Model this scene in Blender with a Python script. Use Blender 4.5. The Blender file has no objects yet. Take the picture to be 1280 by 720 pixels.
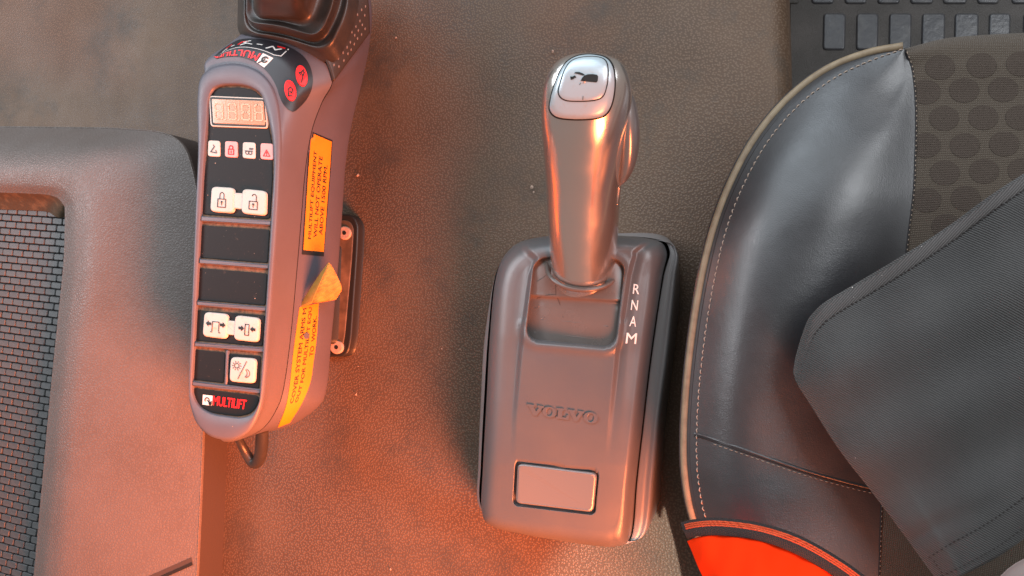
import bpy, bmesh, math, random
import numpy as np
from mathutils import Vector, Matrix
from mathutils.bvhtree import BVHTree
random.seed(7)
SC = bpy.context.scene
COL = SC.collection

# ------------------------------------------------------------------ camera
# hand-held phone looking down at the cab floor from the seat, tipped to the left
F = 932.0                                    # focal length in 1280-wide pixels (26 mm)
NAD = ((950 - 640) / F, (360 - 430) / F, -1.0)   # straight down, seen from the lens
CZ = 0.60
n_ = np.array(NAD); n_ = n_ / np.linalg.norm(n_)
ZW = -n_
XW = np.array([1.0, 0, 0]) - np.dot([1.0, 0, 0], ZW) * ZW
XW = XW / np.linalg.norm(XW)
YW = np.cross(ZW, XW)
RCW = np.array([XW, YW, ZW])                 # lens axes -> world axes
CAMP = np.array([0.0, 0.0, CZ])
cam = bpy.data.cameras.new('camera')
cam.sensor_fit = 'HORIZONTAL'; cam.sensor_width = 36.0; cam.lens = 36.0 * F / 1280.0
cam.clip_start = 0.01; cam.clip_end = 50
camo = bpy.data.objects.new('camera', cam); COL.objects.link(camo)
M4 = Matrix.Identity(4)
for i in range(3):
    for j in range(3):
        M4[i][j] = RCW[i][j]
    M4[i][3] = CAMP[i]
camo.matrix_world = M4
SC.camera = camo
SC.render.resolution_x = 1024; SC.render.resolution_y = 576

# ------------------------------------------------------------------ light
w = bpy.data.worlds.new('World'); SC.world = w; w.use_nodes = True
bg = w.node_tree.nodes['Background']
bg.inputs['Color'].default_value = (0.92, 0.85, 0.77, 1)
bg.inputs['Strength'].default_value = 0.22


def area(name, loc, target, sx, sy, power, color, spread=180):
    l = bpy.data.lights.new(name, 'AREA'); l.shape = 'RECTANGLE'; l.size = sx; l.size_y = sy
    l.energy = power; l.color = color; l.spread = math.radians(spread)
    o = bpy.data.objects.new(name, l); COL.objects.link(o)
    o.location = loc
    o.rotation_euler = (Vector(target) - Vector(loc)).to_track_quat('-Z', 'Y').to_euler()
    return o


# daylight through the windscreen (ahead), the far side window (left)
area('windscreen_light', (-0.55, 1.05, 1.05), (-0.2, 0.0, 0.0), 1.5, 0.8, 14, (0.80, 0.91, 1.0))
area('side_window_light', (-1.5, 0.45, 0.95), (-0.3, 0.0, 0.0), 0.6, 0.5, 10, (0.95, 0.96, 1.0))
# sunlight thrown back by the orange work clothes of whoever sits in the seat
area('orange_bounce_light', (0.10, -0.43, 0.34), (-0.70, 0.02, 0.10), 0.28, 0.24, 8.2, (1.0, 0.205, 0.06), 86)
# the driver's own window, ahead on the right
area('driver_window_light', (0.85, 0.42, 1.20), (0.0, 0.0, 0.0), 1.0, 0.8, 14, (0.92, 0.96, 1.0))
# sun patch that falls on the orange cloth through the door window
sp = bpy.data.lights.new('sun_patch_light', 'SPOT'); sp.energy = 150; sp.spot_size = math.radians(9); sp.spot_blend = .35; sp.shadow_soft_size = .01; sp.color = (1, .93, .82)
spo = bpy.data.objects.new('sun_patch_light', sp); COL.objects.link(spo); spo.location = (.45, -.35, 1.45)
spo.rotation_euler = (Vector((-.005, -.245, .15)) - Vector(spo.location)).to_track_quat('-Z', 'Y').to_euler()
SC.view_settings.view_transform = 'Standard'; SC.view_settings.look = 'None'
SC.view_settings.exposure = 0.14; SC.view_settings.gamma = 1.0
SC.cycles.use_denoising = True
SC.cycles.max_bounces = 6


# ------------------------------------------------------------------ helpers
def ray(u, v):
    d = np.array([(u - 640) / F, (360 - v) / F, -1.0])
    return RCW @ d


def P(u, v, z):
    d = ray(u, v)
    return CAMP + d * ((z - CZ) / d[2])


def PP(seq, z=None):
    out = []
    for q in seq:
        out.append(P(q[0], q[1], q[2] if len(q) > 2 else z))
    return np.array(out)


def pxm(u, v, z):                            # metres per pixel across the view there
    return -(z - CZ) / (-ray(u, v)[2]) / F * 1.0


def cr(pts, n, closed=False, by='chord'):
    """Catmull-Rom through the points, n samples"""
    pts = np.asarray(pts, float); m = len(pts)
    if closed:
        k = np.arange(n) / n * m
        if by == 'chord':
            seg = np.linalg.norm(np.roll(pts, -1, 0) - pts, axis=1); c = np.concatenate([[0], np.cumsum(seg)])
            k = np.interp(np.arange(n) / n * c[-1], c, np.arange(m + 1))
        i = np.floor(k).astype(int) % m; t = (k - np.floor(k))[:, None]
        p0, p1, p2, p3 = pts[(i - 1) % m], pts[i], pts[(i + 1) % m], pts[(i + 2) % m]
    else:
        k = np.linspace(0, m - 1, n)
        if by == 'chord':
            seg = np.linalg.norm(pts[1:] - pts[:-1], axis=1); c = np.concatenate([[0], np.cumsum(seg)])
            k = np.interp(np.linspace(0, c[-1], n), c, np.arange(m))
        i = np.minimum(np.floor(k).astype(int), m - 2); t = (k - i)[:, None]
        ext = np.vstack([2 * pts[0] - pts[1], pts, 2 * pts[-1] - pts[-2]])
        p0, p1, p2, p3 = ext[i], ext[i + 1], ext[i + 2], ext[i + 3]
    return 0.5 * (2 * p1 + (p2 - p0) * t + (2 * p0 - 5 * p1 + 4 * p2 - p3) * t * t + (3 * p1 - p0 - 3 * p2 + p3) * t ** 3)


def link(name, me, mat, parent=None, smooth=True, kind=None, label=None):
    o = bpy.data.objects.new(name, me); COL.objects.link(o)
    if mat is not None and len(me.materials) == 0:
        me.materials.append(mat)
    if smooth:
        me.polygons.foreach_set('use_smooth', [len(p.vertices) <= 4 for p in me.polygons])
    if parent is not None:
        o.parent = parent
    if kind: o['kind'] = kind
    if label: o['label'] = label
    return o


def mesh(name, verts, faces):
    me = bpy.data.meshes.new(name)
    me.from_pydata([tuple(map(float, v)) for v in verts], [], faces)
    me.validate(); me.update()
    return me


def grid_mesh(name, rows, closed=False, cap0=False, cap1=False):
    rows = np.asarray(rows); a, b = rows.shape[:2]
    v = rows.reshape(-1, 3)
    f = []
    for i in range(a - 1):
        for j in range(b if closed else b - 1):
            j2 = (j + 1) % b
            f.append((i * b + j, i * b + j2, (i + 1) * b + j2, (i + 1) * b + j))
    if cap0: f.append(tuple(range(b)))
    if cap1: f.append(tuple((a - 1) * b + j for j in range(b - 1, -1, -1)))
    return mesh(name, v, f)


def loft_rows(sections, nu, nv, closed=False, by='chord', across='cr'):
    secs = [cr(s, nu, closed, by) for s in sections]
    A = np.array(secs)                        # k, nu, 3
    if across == 'lin':
        k = np.linspace(0, len(secs) - 1, nv); i = np.minimum(k.astype(int), len(secs) - 2)
        t = (k - i)[:, None, None]
        return A[i] * (1 - t) + A[i + 1] * t
    return np.stack([cr(A[:, j], nv, False, 'index') for j in range(nu)], 1)


def loft(name, sections, nu, nv, mat, parent=None, closed=False, by='chord', across='cr', cap0=False, cap1=False, **k):
    return link(name, grid_mesh(name, loft_rows(sections, nu, nv, closed, by, across), closed, cap0, cap1), mat, parent, **k)


def tube(name, pts, r, mat, parent=None, n=8, m=None, closed=False, **k):
    m = m or max(8, len(pts) * 6)
    c = cr(pts, m, closed)
    rr = np.interp(np.linspace(0, 1, m), np.linspace(0, 1, len(r)), r) if hasattr(r, '__len__') else np.full(m, r)
    rows = []
    for i in range(m):
        t = (c[(i + 1) % m] - c[i - 1]) if closed else (c[min(i + 1, m - 1)] - c[max(i - 1, 0)])
        t = t / (np.linalg.norm(t) + 1e-12)
        ref = np.array([0, 0, 1.0]) if abs(t[2]) < 0.85 else np.array([1.0, 0, 0])
        a = np.cross(t, ref); a /= np.linalg.norm(a); b = np.cross(a, t)
        rows.append([c[i] + rr[i] * (math.cos(q) * a + math.sin(q) * b) for q in np.linspace(0, 2 * math.pi, n, endpoint=False)])
    if closed: rows.append(rows[0])
    return link(name, grid_mesh(name, rows, True, not closed, not closed), mat, parent, **k)


def round_poly(pts, r, n=5):
    """rounded corners on a 2D polygon"""
    out = []; m = len(pts); pts = [np.array(p[:2], float) for p in pts]
    for i in range(m):
        a, b, c = pts[i - 1], pts[i], pts[(i + 1) % m]
        rr = min(r, np.linalg.norm(a - b) * .48, np.linalg.norm(c - b) * .48)
        p = b + (a - b) / np.linalg.norm(a - b) * rr; q = b + (c - b) / np.linalg.norm(c - b) * rr
        for t in np.linspace(0, 1, n):
            out.append((1 - t) ** 2 * p + 2 * t * (1 - t) * b + t * t * q)
    return np.array(out)


def inset2(p, d):
    """inset a closed outline in xy by d (world units)"""
    p = np.asarray(p); a = np.roll(p, 1, 0); b = np.roll(p, -1, 0)
    t = (b - a)[:, :2]; t = t / (np.linalg.norm(t, axis=1)[:, None] + 1e-12)
    nrm = np.stack([-t[:, 1], t[:, 0]], 1)
    x, y = p[:, 0], p[:, 1]
    if np.sum(x * np.roll(y, -1) - np.roll(x, -1) * y) < 0: nrm = -nrm
    q = p.copy(); q[:, :2] += nrm * d
    return q


def plate(name, px, z, thick, mat, parent=None, bev=0.0006, r=4, ztop=None, dome=0.0, **k):
    o = round_poly(px, r) if r else (round_poly(px, .8, 3) if len(px) < 8 else np.array(px, float))
    top = PP(o, z)
    r0 = top.copy(); r0[:, 2] = z - thick
    r1 = top.copy(); r1[:, 2] = z - bev
    r2 = inset2(top, bev * .35); r2[:, 2] = z - bev * .3
    r3 = inset2(top, bev * 1.1); r3[:, 2] = z
    rows = [r0, r1, r2, r3, r3 * .98 + r3.mean(0) * .02]
    if dome:
        c = r3.mean(0)
        for s in (.8, .5, .2):
            q = c + (r3 - c) * s; q[:, 2] = z + dome * (1 - s * s); rows.append(q)
    ob = link(name, grid_mesh(name, rows, True, True, True), mat, parent, **k)
    return ob


def bvh_of(*obs):
    vs, fs = [], []
    for o in obs:
        b = len(vs)
        vs += [o.matrix_world @ v.co for v in o.data.vertices]
        fs += [tuple(b + i for i in p.vertices) for p in o.data.polygons]
    return BVHTree.FromPolygons(vs, fs)


def onto(bvh, u, v, off=0.0):
    d = Vector(ray(u, v)).normalized()
    h, nn, _, _ = bvh.ray_cast(Vector(CAMP), d)
    if h is None:
        c = Vector(P(u, v, 0.07)); h, nn, _, _ = bvh.find_nearest(c)
    if nn.dot(d) > 0: nn = -nn
    return np.array(h + nn * off)


def bil(q, x, y):
    q = [np.array(a, float) for a in q]      # TL TR BR BL
    return (q[0] * (1 - x) + q[1] * x) * (1 - y) + (q[3] * (1 - x) + q[2] * x) * y


def decal(name, polys, quad, bvh, off, mat, parent=None, depth=0.0, **k):
    """polys: (verts2d, faces) in the unit square (x right, y down), laid on the surface"""
    vs, fs = polys
    top = []
    for x, y, *e in vs:
        u, v = bil(quad, x, y); top.append(onto(bvh, u, v, off + sum(e)))
    f = [tuple(q) for q in fs]
    return link(name, mesh(name, top, f), mat, parent, smooth=False, **k)


def strokes(paths, wd, asp=1.0, closed=()):
    """open polylines of width wd -> quads; asp = width/height of the target"""
    vs, fs = [], []
    for pi, p in enumerate(paths):
        p = [np.array([q[0] * asp, q[1]]) for q in p]
        p2 = [p[0]]
        for a, b in zip(p[:-1], p[1:]):
            k = max(1, int(np.linalg.norm(b - a) / .1)); p2 += [a + (b - a) * (i + 1) / k for i in range(k)]
        p = p2
        m = len(p)
        for i in range(m - 1):
            a, b = p[i], p[i + 1]; t = b - a; L = np.linalg.norm(t)
            if L < 1e-6: continue
            t /= L; nn = np.array([-t[1], t[0]]) * wd / 2; e = t * wd * .3
            k = len(vs)
            for q in (a - e + nn, b + e + nn, b + e - nn, a - e - nn): vs.append((q[0] / asp, q[1]))
            fs.append((k, k + 1, k + 2, k + 3))
    return vs, fs


def arc(cx, cy, rx, ry, a0, a1, n=14):
    return [(cx + rx * math.cos(math.radians(a)), cy + ry * math.sin(math.radians(a))) for a in np.linspace(a0, a1, n)]


def polyset(*loops):
    vs, fs = [], []
    for l in loops:
        fs.append(tuple(range(len(vs), len(vs) + len(l)))); vs += [tuple(p) for p in l]
    return vs, fs


def merge(*sets):
    vs, fs = [], []
    for a, b in sets:
        k = len(vs); vs += list(a); fs += [tuple(k + i for i in f) for f in b]
    return vs, fs


def text2d(body, bold=0.0, shear=0.0, space=1.0):
    c = bpy.data.curves.new('t', 'FONT'); c.body = body; c.shear = shear
    c.space_character = space; c.resolution_u = 3
    o = bpy.data.objects.new('t', c); COL.objects.link(o)
    dg = bpy.context.evaluated_depsgraph_get(); dg.update()
    me = o.evaluated_get(dg).to_mesh()
    vs = np.array([v.co[:2] for v in me.vertices]); fs = [tuple(p.vertices) for p in me.polygons]
    o.evaluated_get(dg).to_mesh_clear()
    bpy.data.objects.remove(o); bpy.data.curves.remove(c)
    lo, hi = vs.min(0), vs.max(0)
    out, of = [], []
    for k, (dx, dy) in enumerate([(0, 0)] if not bold else [(0, 0), (bold, 0), (-bold, 0), (0, bold * .5), (0, -bold * .5)]):
        v = (vs + np.array([dx, dy]) - lo) / (hi - lo); v[:, 1] = 1 - v[:, 1]
        b0 = len(out); out += [(a, b, k * .00003) for a, b in v]; of += [tuple(b0 + i for i in f) for f in fs]
    return out, of


def thing(name, loc, label, cat, group=None):
    o = bpy.data.objects.new(name, None); COL.objects.link(o)
    o.empty_display_size = 0.03
    o['label'] = label; o['category'] = cat
    if group: o['group'] = group
    return o


# ------------------------------------------------------------------ materials
def mat(name, col, rough=0.5, metal=0.0, bump=None, var=None, coat=0.0, spec=0.5, rvar=None, sheen=0.0, grain=None, dust=None, subsurf=0, bump2=None):
    """bump=(kind, scale, strength, distance)  var=(scale, colour2, lo, hi)  dust=(scale, colour, lo, hi)
    grain=(scale, colour): valley/peak colour following the grain cells"""
    m = bpy.data.materials.new(name); m.use_nodes = True
    nt = m.node_tree; N = nt.nodes; L = nt.links
    bs = N['Principled BSDF']
    bs.inputs['Base Color'].default_value = (*col, 1); bs.inputs['Roughness'].default_value = rough
    bs.inputs['Metallic'].default_value = metal; bs.inputs['Specular IOR Level'].default_value = spec
    bs.inputs['Coat Weight'].default_value = coat; bs.inputs['Coat Roughness'].default_value = 0.08
    if sheen: bs.inputs['Sheen Weight'].default_value = sheen
    tc = N.new('ShaderNodeTexCoord').outputs['Object']
    last = None

    def mix(a, b, fac):
        mx = N.new('ShaderNodeMix'); mx.data_type = 'RGBA'
        if a is None: mx.inputs[6].default_value = (*col, 1)
        else: L.new(a, mx.inputs[6])
        mx.inputs[7].default_value = (*b, 1); L.new(fac, mx.inputs[0])
        return mx.outputs[2]

    def noise(scale, lo, hi, detail=5, rgh=.6):
        nz = N.new('ShaderNodeTexNoise'); nz.inputs['Scale'].default_value = scale; nz.inputs['Detail'].default_value = detail
        nz.inputs['Roughness'].default_value = rgh
        L.new(tc, nz.inputs['Vector'])
        mr = N.new('ShaderNodeMapRange'); mr.inputs[1].default_value = lo; mr.inputs[2].default_value = hi
        L.new(nz.outputs['Fac'], mr.inputs[0]); return mr.outputs[0]

    def cells(kind, scale):
        if kind == 'pebble':
            v = N.new('ShaderNodeTexVoronoi'); v.voronoi_dimensions = '2D'; v.feature = 'SMOOTH_F1'; v.inputs['Scale'].default_value = scale
            v.inputs['Smoothness'].default_value = .25
            nz = N.new('ShaderNodeTexNoise'); nz.inputs['Scale'].default_value = scale * .8
            L.new(tc, nz.inputs['Vector'])
            ad = N.new('ShaderNodeVectorMath'); ad.operation = 'MULTIPLY_ADD'
            L.new(nz.outputs['Color'], ad.inputs[0]); ad.inputs[1].default_value = (.12 / scale,) * 3; L.new(tc, ad.inputs[2])
            L.new(ad.outputs[0], v.inputs['Vector'])
            mr = N.new('ShaderNodeMapRange'); mr.inputs[1].default_value = .50; mr.inputs[2].default_value = .12
            mr.interpolation_type = 'SMOOTHSTEP'
            L.new(v.outputs['Distance'], mr.inputs[0]); return mr.outputs[0]
        if kind == 'leather':
            v = N.new('ShaderNodeTexVoronoi'); v.feature = 'DISTANCE_TO_EDGE'; v.inputs['Scale'].default_value = scale
            nz = N.new('ShaderNodeTexNoise'); nz.inputs['Scale'].default_value = scale * .6
            L.new(tc, nz.inputs['Vector'])
            ad = N.new('ShaderNodeVectorMath'); ad.operation = 'MULTIPLY_ADD'
            L.new(nz.outputs['Color'], ad.inputs[0]); ad.inputs[1].default_value = (1.2 / scale,) * 3; L.new(tc, ad.inputs[2])
            L.new(ad.outputs[0], v.inputs['Vector'])
            mr = N.new('ShaderNodeMapRange'); mr.inputs[1].default_value = 0; mr.inputs[2].default_value = .3
            mr.interpolation_type = 'SMOOTHSTEP'
            L.new(v.outputs['Distance'], mr.inputs[0]); return mr.outputs[0]
        if kind == 'noise':
            nz = N.new('ShaderNodeTexNoise'); nz.inputs['Scale'].default_value = scale; nz.inputs['Detail'].default_value = 4
            L.new(tc, nz.inputs['Vector']); return nz.outputs['Fac']
        if kind.startswith('twill') or kind.startswith('weave'):
            ang = float(kind[5:] or 0)
            outs = []
            for a in ([ang] if kind.startswith('twill') else [ang, ang + 90]):
                mp = N.new('ShaderNodeMapping'); mp.inputs['Rotation'].default_value = (0, 0, math.radians(a)); L.new(tc, mp.inputs['Vector'])
                wv = N.new('ShaderNodeTexWave'); wv.inputs['Scale'].default_value = scale; wv.inputs['Distortion'].default_value = 1.5
                wv.inputs['Detail'].default_value = 3; wv.inputs['Detail Scale'].default_value = 3
                L.new(mp.outputs[0], wv.inputs['Vector']); outs.append(wv.outputs['Fac'])
            if len(outs) == 1: return outs[0]
            mu = N.new('ShaderNodeMath'); mu.operation = 'MULTIPLY'; L.new(outs[0], mu.inputs[0]); L.new(outs[1], mu.inputs[1])
            return mu.outputs[0]

    cell = None
    if var: last = mix(last, var[1], noise(var[0], var[2], var[3]))
    if bump: cell = cells(bump[0], bump[1])
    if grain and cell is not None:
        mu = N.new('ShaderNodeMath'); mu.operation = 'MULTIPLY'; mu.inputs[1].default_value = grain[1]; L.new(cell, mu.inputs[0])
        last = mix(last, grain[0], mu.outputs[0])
    if dust: last = mix(last, dust[1], noise(dust[0], dust[2], dust[3], 8, .75))
    if last is not None: L.new(last, bs.inputs['Base Color'])
    if rvar:
        f = noise(rvar[0], .3, .7); mr = N.new('ShaderNodeMapRange'); mr.inputs[3].default_value = rvar[1]; mr.inputs[4].default_value = rvar[2]
        L.new(f, mr.inputs[0]); L.new(mr.outputs[0], bs.inputs['Roughness'])
    prev = None
    for bb, cc in ((bump, cell), (bump2, None)):
        if not bb: continue
        b = N.new('ShaderNodeBump'); b.inputs['Strength'].default_value = bb[2]; b.inputs['Distance'].default_value = bb[3]
        L.new(cc if cc is not None else cells(bb[0], bb[1]), b.inputs['Height'])
        if prev is not None: L.new(prev, b.inputs['Normal'])
        prev = b.outputs['Normal']
    if prev is not None: L.new(prev, bs.inputs['Normal'])
    return m


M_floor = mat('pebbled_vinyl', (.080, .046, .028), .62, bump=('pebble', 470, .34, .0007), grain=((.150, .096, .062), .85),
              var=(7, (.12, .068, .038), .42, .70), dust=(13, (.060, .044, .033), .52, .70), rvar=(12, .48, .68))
M_mat = mat('mat_rubber', (.060, .054, .050), .55, bump=('noise', 900, .7, .0015), var=(25, (.09, .08, .075), .45, .75))
M_matlow = mat('mat_rubber_smooth', (.062, .063, .070), .30, bump=('noise', 140, .25, .002), var=(60, (.11, .108, .108), .5, .8))
M_console = mat('console_vinyl', (.125, .105, .098), .42, bump=('leather', 380, .32, .0007), grain=((.15, .128, .118), .5), var=(16, (.105, .086, .078), .45, .7), rvar=(40, .38, .52))
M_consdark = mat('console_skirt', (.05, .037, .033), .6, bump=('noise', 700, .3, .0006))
M_ledge = mat('dusty_ledge', (.075, .05, .028), .6, var=(90, (.17, .11, .06), .5, .75), bump=('noise', 500, .4, .001))
M_cell = mat('grille_cell', (.065, .069, .073), .5, bump=('noise', 1500, .35, .0006), var=(70, (.095, .096, .098), .45, .75))
M_grille = mat('grille_base', (.015, .015, .016), .8)
M_shell = mat('mauve_grey_plastic', (.125, .120, .145), .42, bump=('noise', 2500, .12, .0004), var=(20, (.115, .108, .128), .45, .7), rvar=(60, .36, .5))
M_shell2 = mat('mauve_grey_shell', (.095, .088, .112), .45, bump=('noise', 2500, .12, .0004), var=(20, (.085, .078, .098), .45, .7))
M_panel = mat('black_membrane', (.011, .011, .012), .55, spec=.25, dust=(260, (.16, .11, .08), .62, .86), bump=('noise', 1200, .15, .0004))
M_dirt = mat('rust_dust', (.22, .12, .07), .85, var=(300, (.10, .06, .04), .4, .65), bump=('noise', 1500, .5, .0006))
M_ivory = mat('ivory_key', (.62, .54, .49), .45, var=(120, (.50, .41, .35), .55, .8))
M_pink = mat('pink_key', (.78, .36, .34), .4, var=(150, (.66, .28, .26), .5, .8))
M_ink = mat('ink', (.012, .012, .012), .5)
M_redink = mat('red_ink', (.55, .03, .03), .5)
M_inkgrey = mat('grey_ink', (.10, .09, .09), .5)
M_lcd = mat('display_amber', (.50, .28, .165), .18, var=(30, (.44, .24, .14), .4, .7), coat=.4)
M_seg = mat('display_segment', (.66, .44, .28), .3)
M_chrome = mat('pale_line', (.62, .52, .44), .3)
M_red = mat('red_print', (.80, .02, .025), .4)
M_white = mat('white_print', (.80, .78, .75), .45)
M_label = mat('black_label', (.018, .020, .026), .38, dust=(200, (.10, .09, .09), .66, .9))
M_rubber = mat('black_rubber', (.030, .028, .027), .36, bump=('noise', 900, .2, .0006), var=(40, (.05, .042, .036), .45, .7))
M_grip = mat('grip_rubber', (.045, .036, .031), .42, bump=('noise', 1500, .3, .0005))
M_bump = mat('grip_dot', (.22, .17, .15), .35)
M_yellow = mat('yellow_sticker', (.70, .235, .003), .6, var=(70, (.62, .20, .002), .45, .75))
M_stback = mat('sticker_back', (.42, .27, .06), .7, var=(180, (.36, .20, .04), .4, .7))
M_stback2 = mat('sticker_dirty_back', (.55, .25, .05), .7, var=(220, (.42, .15, .03), .4, .65), bump=('twill60', 160, .4, .001))
M_bracket = mat('bracket_black', (.02, .018, .017), .4)
M_brackin = mat('bracket_dusty', (.09, .055, .035), .55, var=(60, (.20, .12, .075), .4, .7))
M_screw = mat('dull_screw', (.50, .34, .28), .5, var=(400, (.38, .24, .18), .4, .7))
M_cover = mat('satin_grey_plastic', (.112, .111, .117), .33, metal=.15, bump=('noise', 3000, .14, .0003), var=(30, (.125, .118, .118), .4, .7), dust=(350, (.26, .22, .19), .70, .95), rvar=(25, .28, .40))
M_key = mat('release_key', (.21, .21, .215), .3, metal=.35, bump=('noise', 3000, .12, .0003))
M_base = mat('selector_base', (.26, .25, .255), .34, metal=.1, rvar=(25, .25, .38))
M_gap = mat('dark_gap', (.006, .006, .006), .8)
M_boot = mat('gate_plastic', (.13, .112, .105), .22, var=(14, (.115, .092, .082), .42, .62), rvar=(60, .16, .32))
M_grey = mat('grey_lacquer', (.70, .67, .65), .2, metal=.9, coat=.5, rvar=(30, .15, .26))
M_silver = mat('silver_pad', (.50, .60, .66), .30, metal=.3, bump=('noise', 2500, .15, .0003), var=(200, (.50, .52, .53), .55, .8))
M_trig = mat('silver_trigger', (.40, .40, .41), .28, metal=.8)
M_leather = mat('black_leather', (.028, .028, .032), .42, bump=('leather', 900, .14, .0004), bump2=('noise', 60, .15, .002), rvar=(35, .34, .46), spec=1.0)
M_piping = mat('tan_piping', (.26, .20, .13), .5, var=(120, (.18, .13, .085), .4, .7))
M_skirt = mat('seat_skirt', (.02, .018, .016), .7)
M_thread = mat('pale_thread', (.36, .28, .23), .7)
M_threadw = mat('dull_thread', (.30, .23, .18), .8)
M_fabric = mat('seat_weave', (.066, .047, .033), .9, bump=('weave8', 300, .8, .0012), grain=((.17, .14, .105), .8), sheen=.1)
M_dot = mat('seat_weave_dot', (.056, .040, .031), .9, bump=('weave8', 300, .8, .0012), grain=((.125, .096, .074), .8))
M_seam = mat('seam_dark', (.015, .012, .012), .8)
M_twill = mat('charcoal_twill', (.034, .034, .035), .9, spec=.2, bump=('twill-58', 290, .6, .0008), grain=((.115, .112, .110), .6), var=(14, (.062, .06, .06), .4, .7), sheen=.15)
M_twillhem = mat('charcoal_hem', (.048, .044, .043), .88, bump=('twill40', 290, .5, .0008), grain=((.13, .12, .118), .7))
M_tstitch = mat('dark_stitch', (.022, .018, .018), .9)
M_orange = mat('fluorescent_orange', (1.0, .036, .002), .85, spec=.1, bump=('weave30', 420, .25, .0006), var=(18, (.92, .035, .002), .4, .7))
M_band = mat('black_rib_band', (.028, .022, .022), .9, bump=('weave10', 330, .9, .001), grain=((.12, .085, .08), .5))
M_rib = mat('orange_rib', (.75, .10, .03), .8, bump=('weave10', 400, .8, .001))
M_pale = mat('pale_smooth', (.24, .185, .175), .7, var=(30, (.20, .15, .14), .4, .7))
M_lint = mat('lint', (.75, .70, .66), .8)
M_crumb = mat('crumb', (.40, .29, .23), .8)

# ------------------------------------------------------------------ setting: engine tunnel and footwell
def floor_build():
    nx, ny = 260, 240
    xe = P(988, 60, 0)[0]
    CR0, CR1 = P(440, 555, 0), P(700, 690, 0)
    xs = np.linspace(-1.25, xe, nx); ys = np.linspace(-.55, .75, ny)
    rows = []
    for y in ys:
        row = []
        for x in xs:
            d = xe - x
            z = .0016 * math.sin(7 * x + 3 * y) * math.sin(5 * y - 2 * x + 1) - .0016
            aa, bb_ = CR0, CR1; tt = ((x - aa[0]) * (bb_[0] - aa[0]) + (y - aa[1]) * (bb_[1] - aa[1])) / ((bb_[0] - aa[0]) ** 2 + (bb_[1] - aa[1]) ** 2)
            dd = ((bb_[0] - aa[0]) * (y - aa[1]) - (bb_[1] - aa[1]) * (x - aa[0])) / math.hypot(bb_[0] - aa[0], bb_[1] - aa[1])
            z += .0055 * math.exp(-(dd / .022) ** 2) * math.exp(-((tt - .5) / .45) ** 2)
            if d < .02: z -= .02 - math.sqrt(max(0, .02 ** 2 - (.02 - d) ** 2))
            row.append((x, y, z))
        for q in (.03, .08, .2, .36):
            row.append((xe + .002 + q * .03, y, -.02 - q))
        rows.append(row)
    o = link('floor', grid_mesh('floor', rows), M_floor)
    o['kind'] = 'structure'; o['label'] = 'brown pebbled vinyl cover over the cab floor'
    zf = -.372
    r = [[(-.2, y, zf), (.9, y, zf)] for y in (-.6, .9)]
    o = link('footwell_floor', grid_mesh('footwell_floor', r), M_skirt); o['kind'] = 'structure'
    return xe


XE = floor_build()

t = thing('rubber_floor_mat', (0, 0, 0), 'dark rubber floor mat with square pockets beyond the seat front', 'floor mat')
plate('mat_base', [(984, -160), (1420, -160), (1420, 130), (984, 130)], -.362, .008, M_mat, t, r=0)
for v0, v1, sh in ((-75, -40, 22), (-33, 4, 14), (16, 62, 0), (74, 118, -10)):
    for a, b in ((1029.5, 1057.5), (1071, 1098.5), (1112, 1140), (1153, 1182), (1194, 1224), (1237, 1264), (1280, 1307)):
        plate('tread_block', [(a - sh, v0), (b - sh, v0), (b - sh - 1, v1), (a - sh - 1, v1)], -.3595, .004, M_matlow, t, bev=.0018, r=5)
    plate('tread_block', [(988 - sh, v0), (1014 - sh, v0), (1013 - sh, v1), (987 - sh, v1)], -.3595, .004, M_mat, t, bev=.0018, r=5) if v0 < 0 else None

# ------------------------------------------------------------------ storage console (left)
t = thing('storage_console', (0, 0, 0), 'grey grained vinyl storage console with a brick-patterned mat in its recess', 'console')
H = [(-90, 238, .066), (-20, 240, .066), (40, 242, .066), (66, 245, .066), (78, 254, .066), (81, 268, .066), (79, 330, .066), (70, 420, .066), (62, 500, .066), (52, 610, .066), (42, 720, .066), (34, 800, .066)]
R_ = [(-90, 226, .071), (-20, 227, .071), (45, 229, .071), (78, 233, .071), (92, 245, .071), (97, 265, .071), (97, 330, .071), (89, 420, .071), (81, 500, .071), (71, 610, .071), (61, 720, .071), (53, 800, .071)]
R2 = [(-90, 205, .071), (-20, 206, .071), (55, 206, .071), (95, 212, .071), (116, 230, .070), (124, 262, .070), (124, 330, .070), (116, 420, .069), (108, 500, .069), (98, 610, .069), (90, 720, .069), (82, 800, .069)]
Mm = [(-90, 182, .060), (-20, 182, .060), (65, 182, .060), (125, 186, .060), (165, 206, .057), (180, 250, .055), (184, 330, .054), (180, 420, .054), (176, 500, .054), (168, 610, .053), (160, 720, .053), (152, 800, .053)]
E_ = [(-90, 158, .033), (-20, 159, .033), (75, 160, .034), (155, 162, .035), (215, 172, .034), (240, 215, .032), (255, 330, .031), (256, 420, .031), (254, 500, .031), (250, 610, .031), (245, 720, .031), (241, 800, .031)]
cons = loft('body', [PP(H), PP(R_), PP(R2), PP(Mm), PP(E_)], 150, 50, M_console, t, by='index')
Ew = PP(E_); W1 = Ew.copy(); W1[:, 2] -= .0025; W1[:, :2] += np.array([.0012, .0012])
W2 = Ew.copy(); W2[:, 2] = -.006; W2[:, :2] += np.array([.003, .003])
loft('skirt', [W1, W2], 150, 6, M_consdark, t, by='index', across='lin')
loft('edge_bead', [Ew, Ew + np.array([.0010, .0010, .0004]), W1], 150, 8, M_console, t, by='index')
Hi = PP([(a, b, .066) for a, b, _ in H]); H2 = Hi.copy(); H2[:, 2] = .046; H2[:, 0] -= .004
led = PP([(-90, 259, .050), (-20, 261, .050), (38, 263, .050), (60, 265, .050), (73, 272, .050)])
H2[:5] = led
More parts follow.
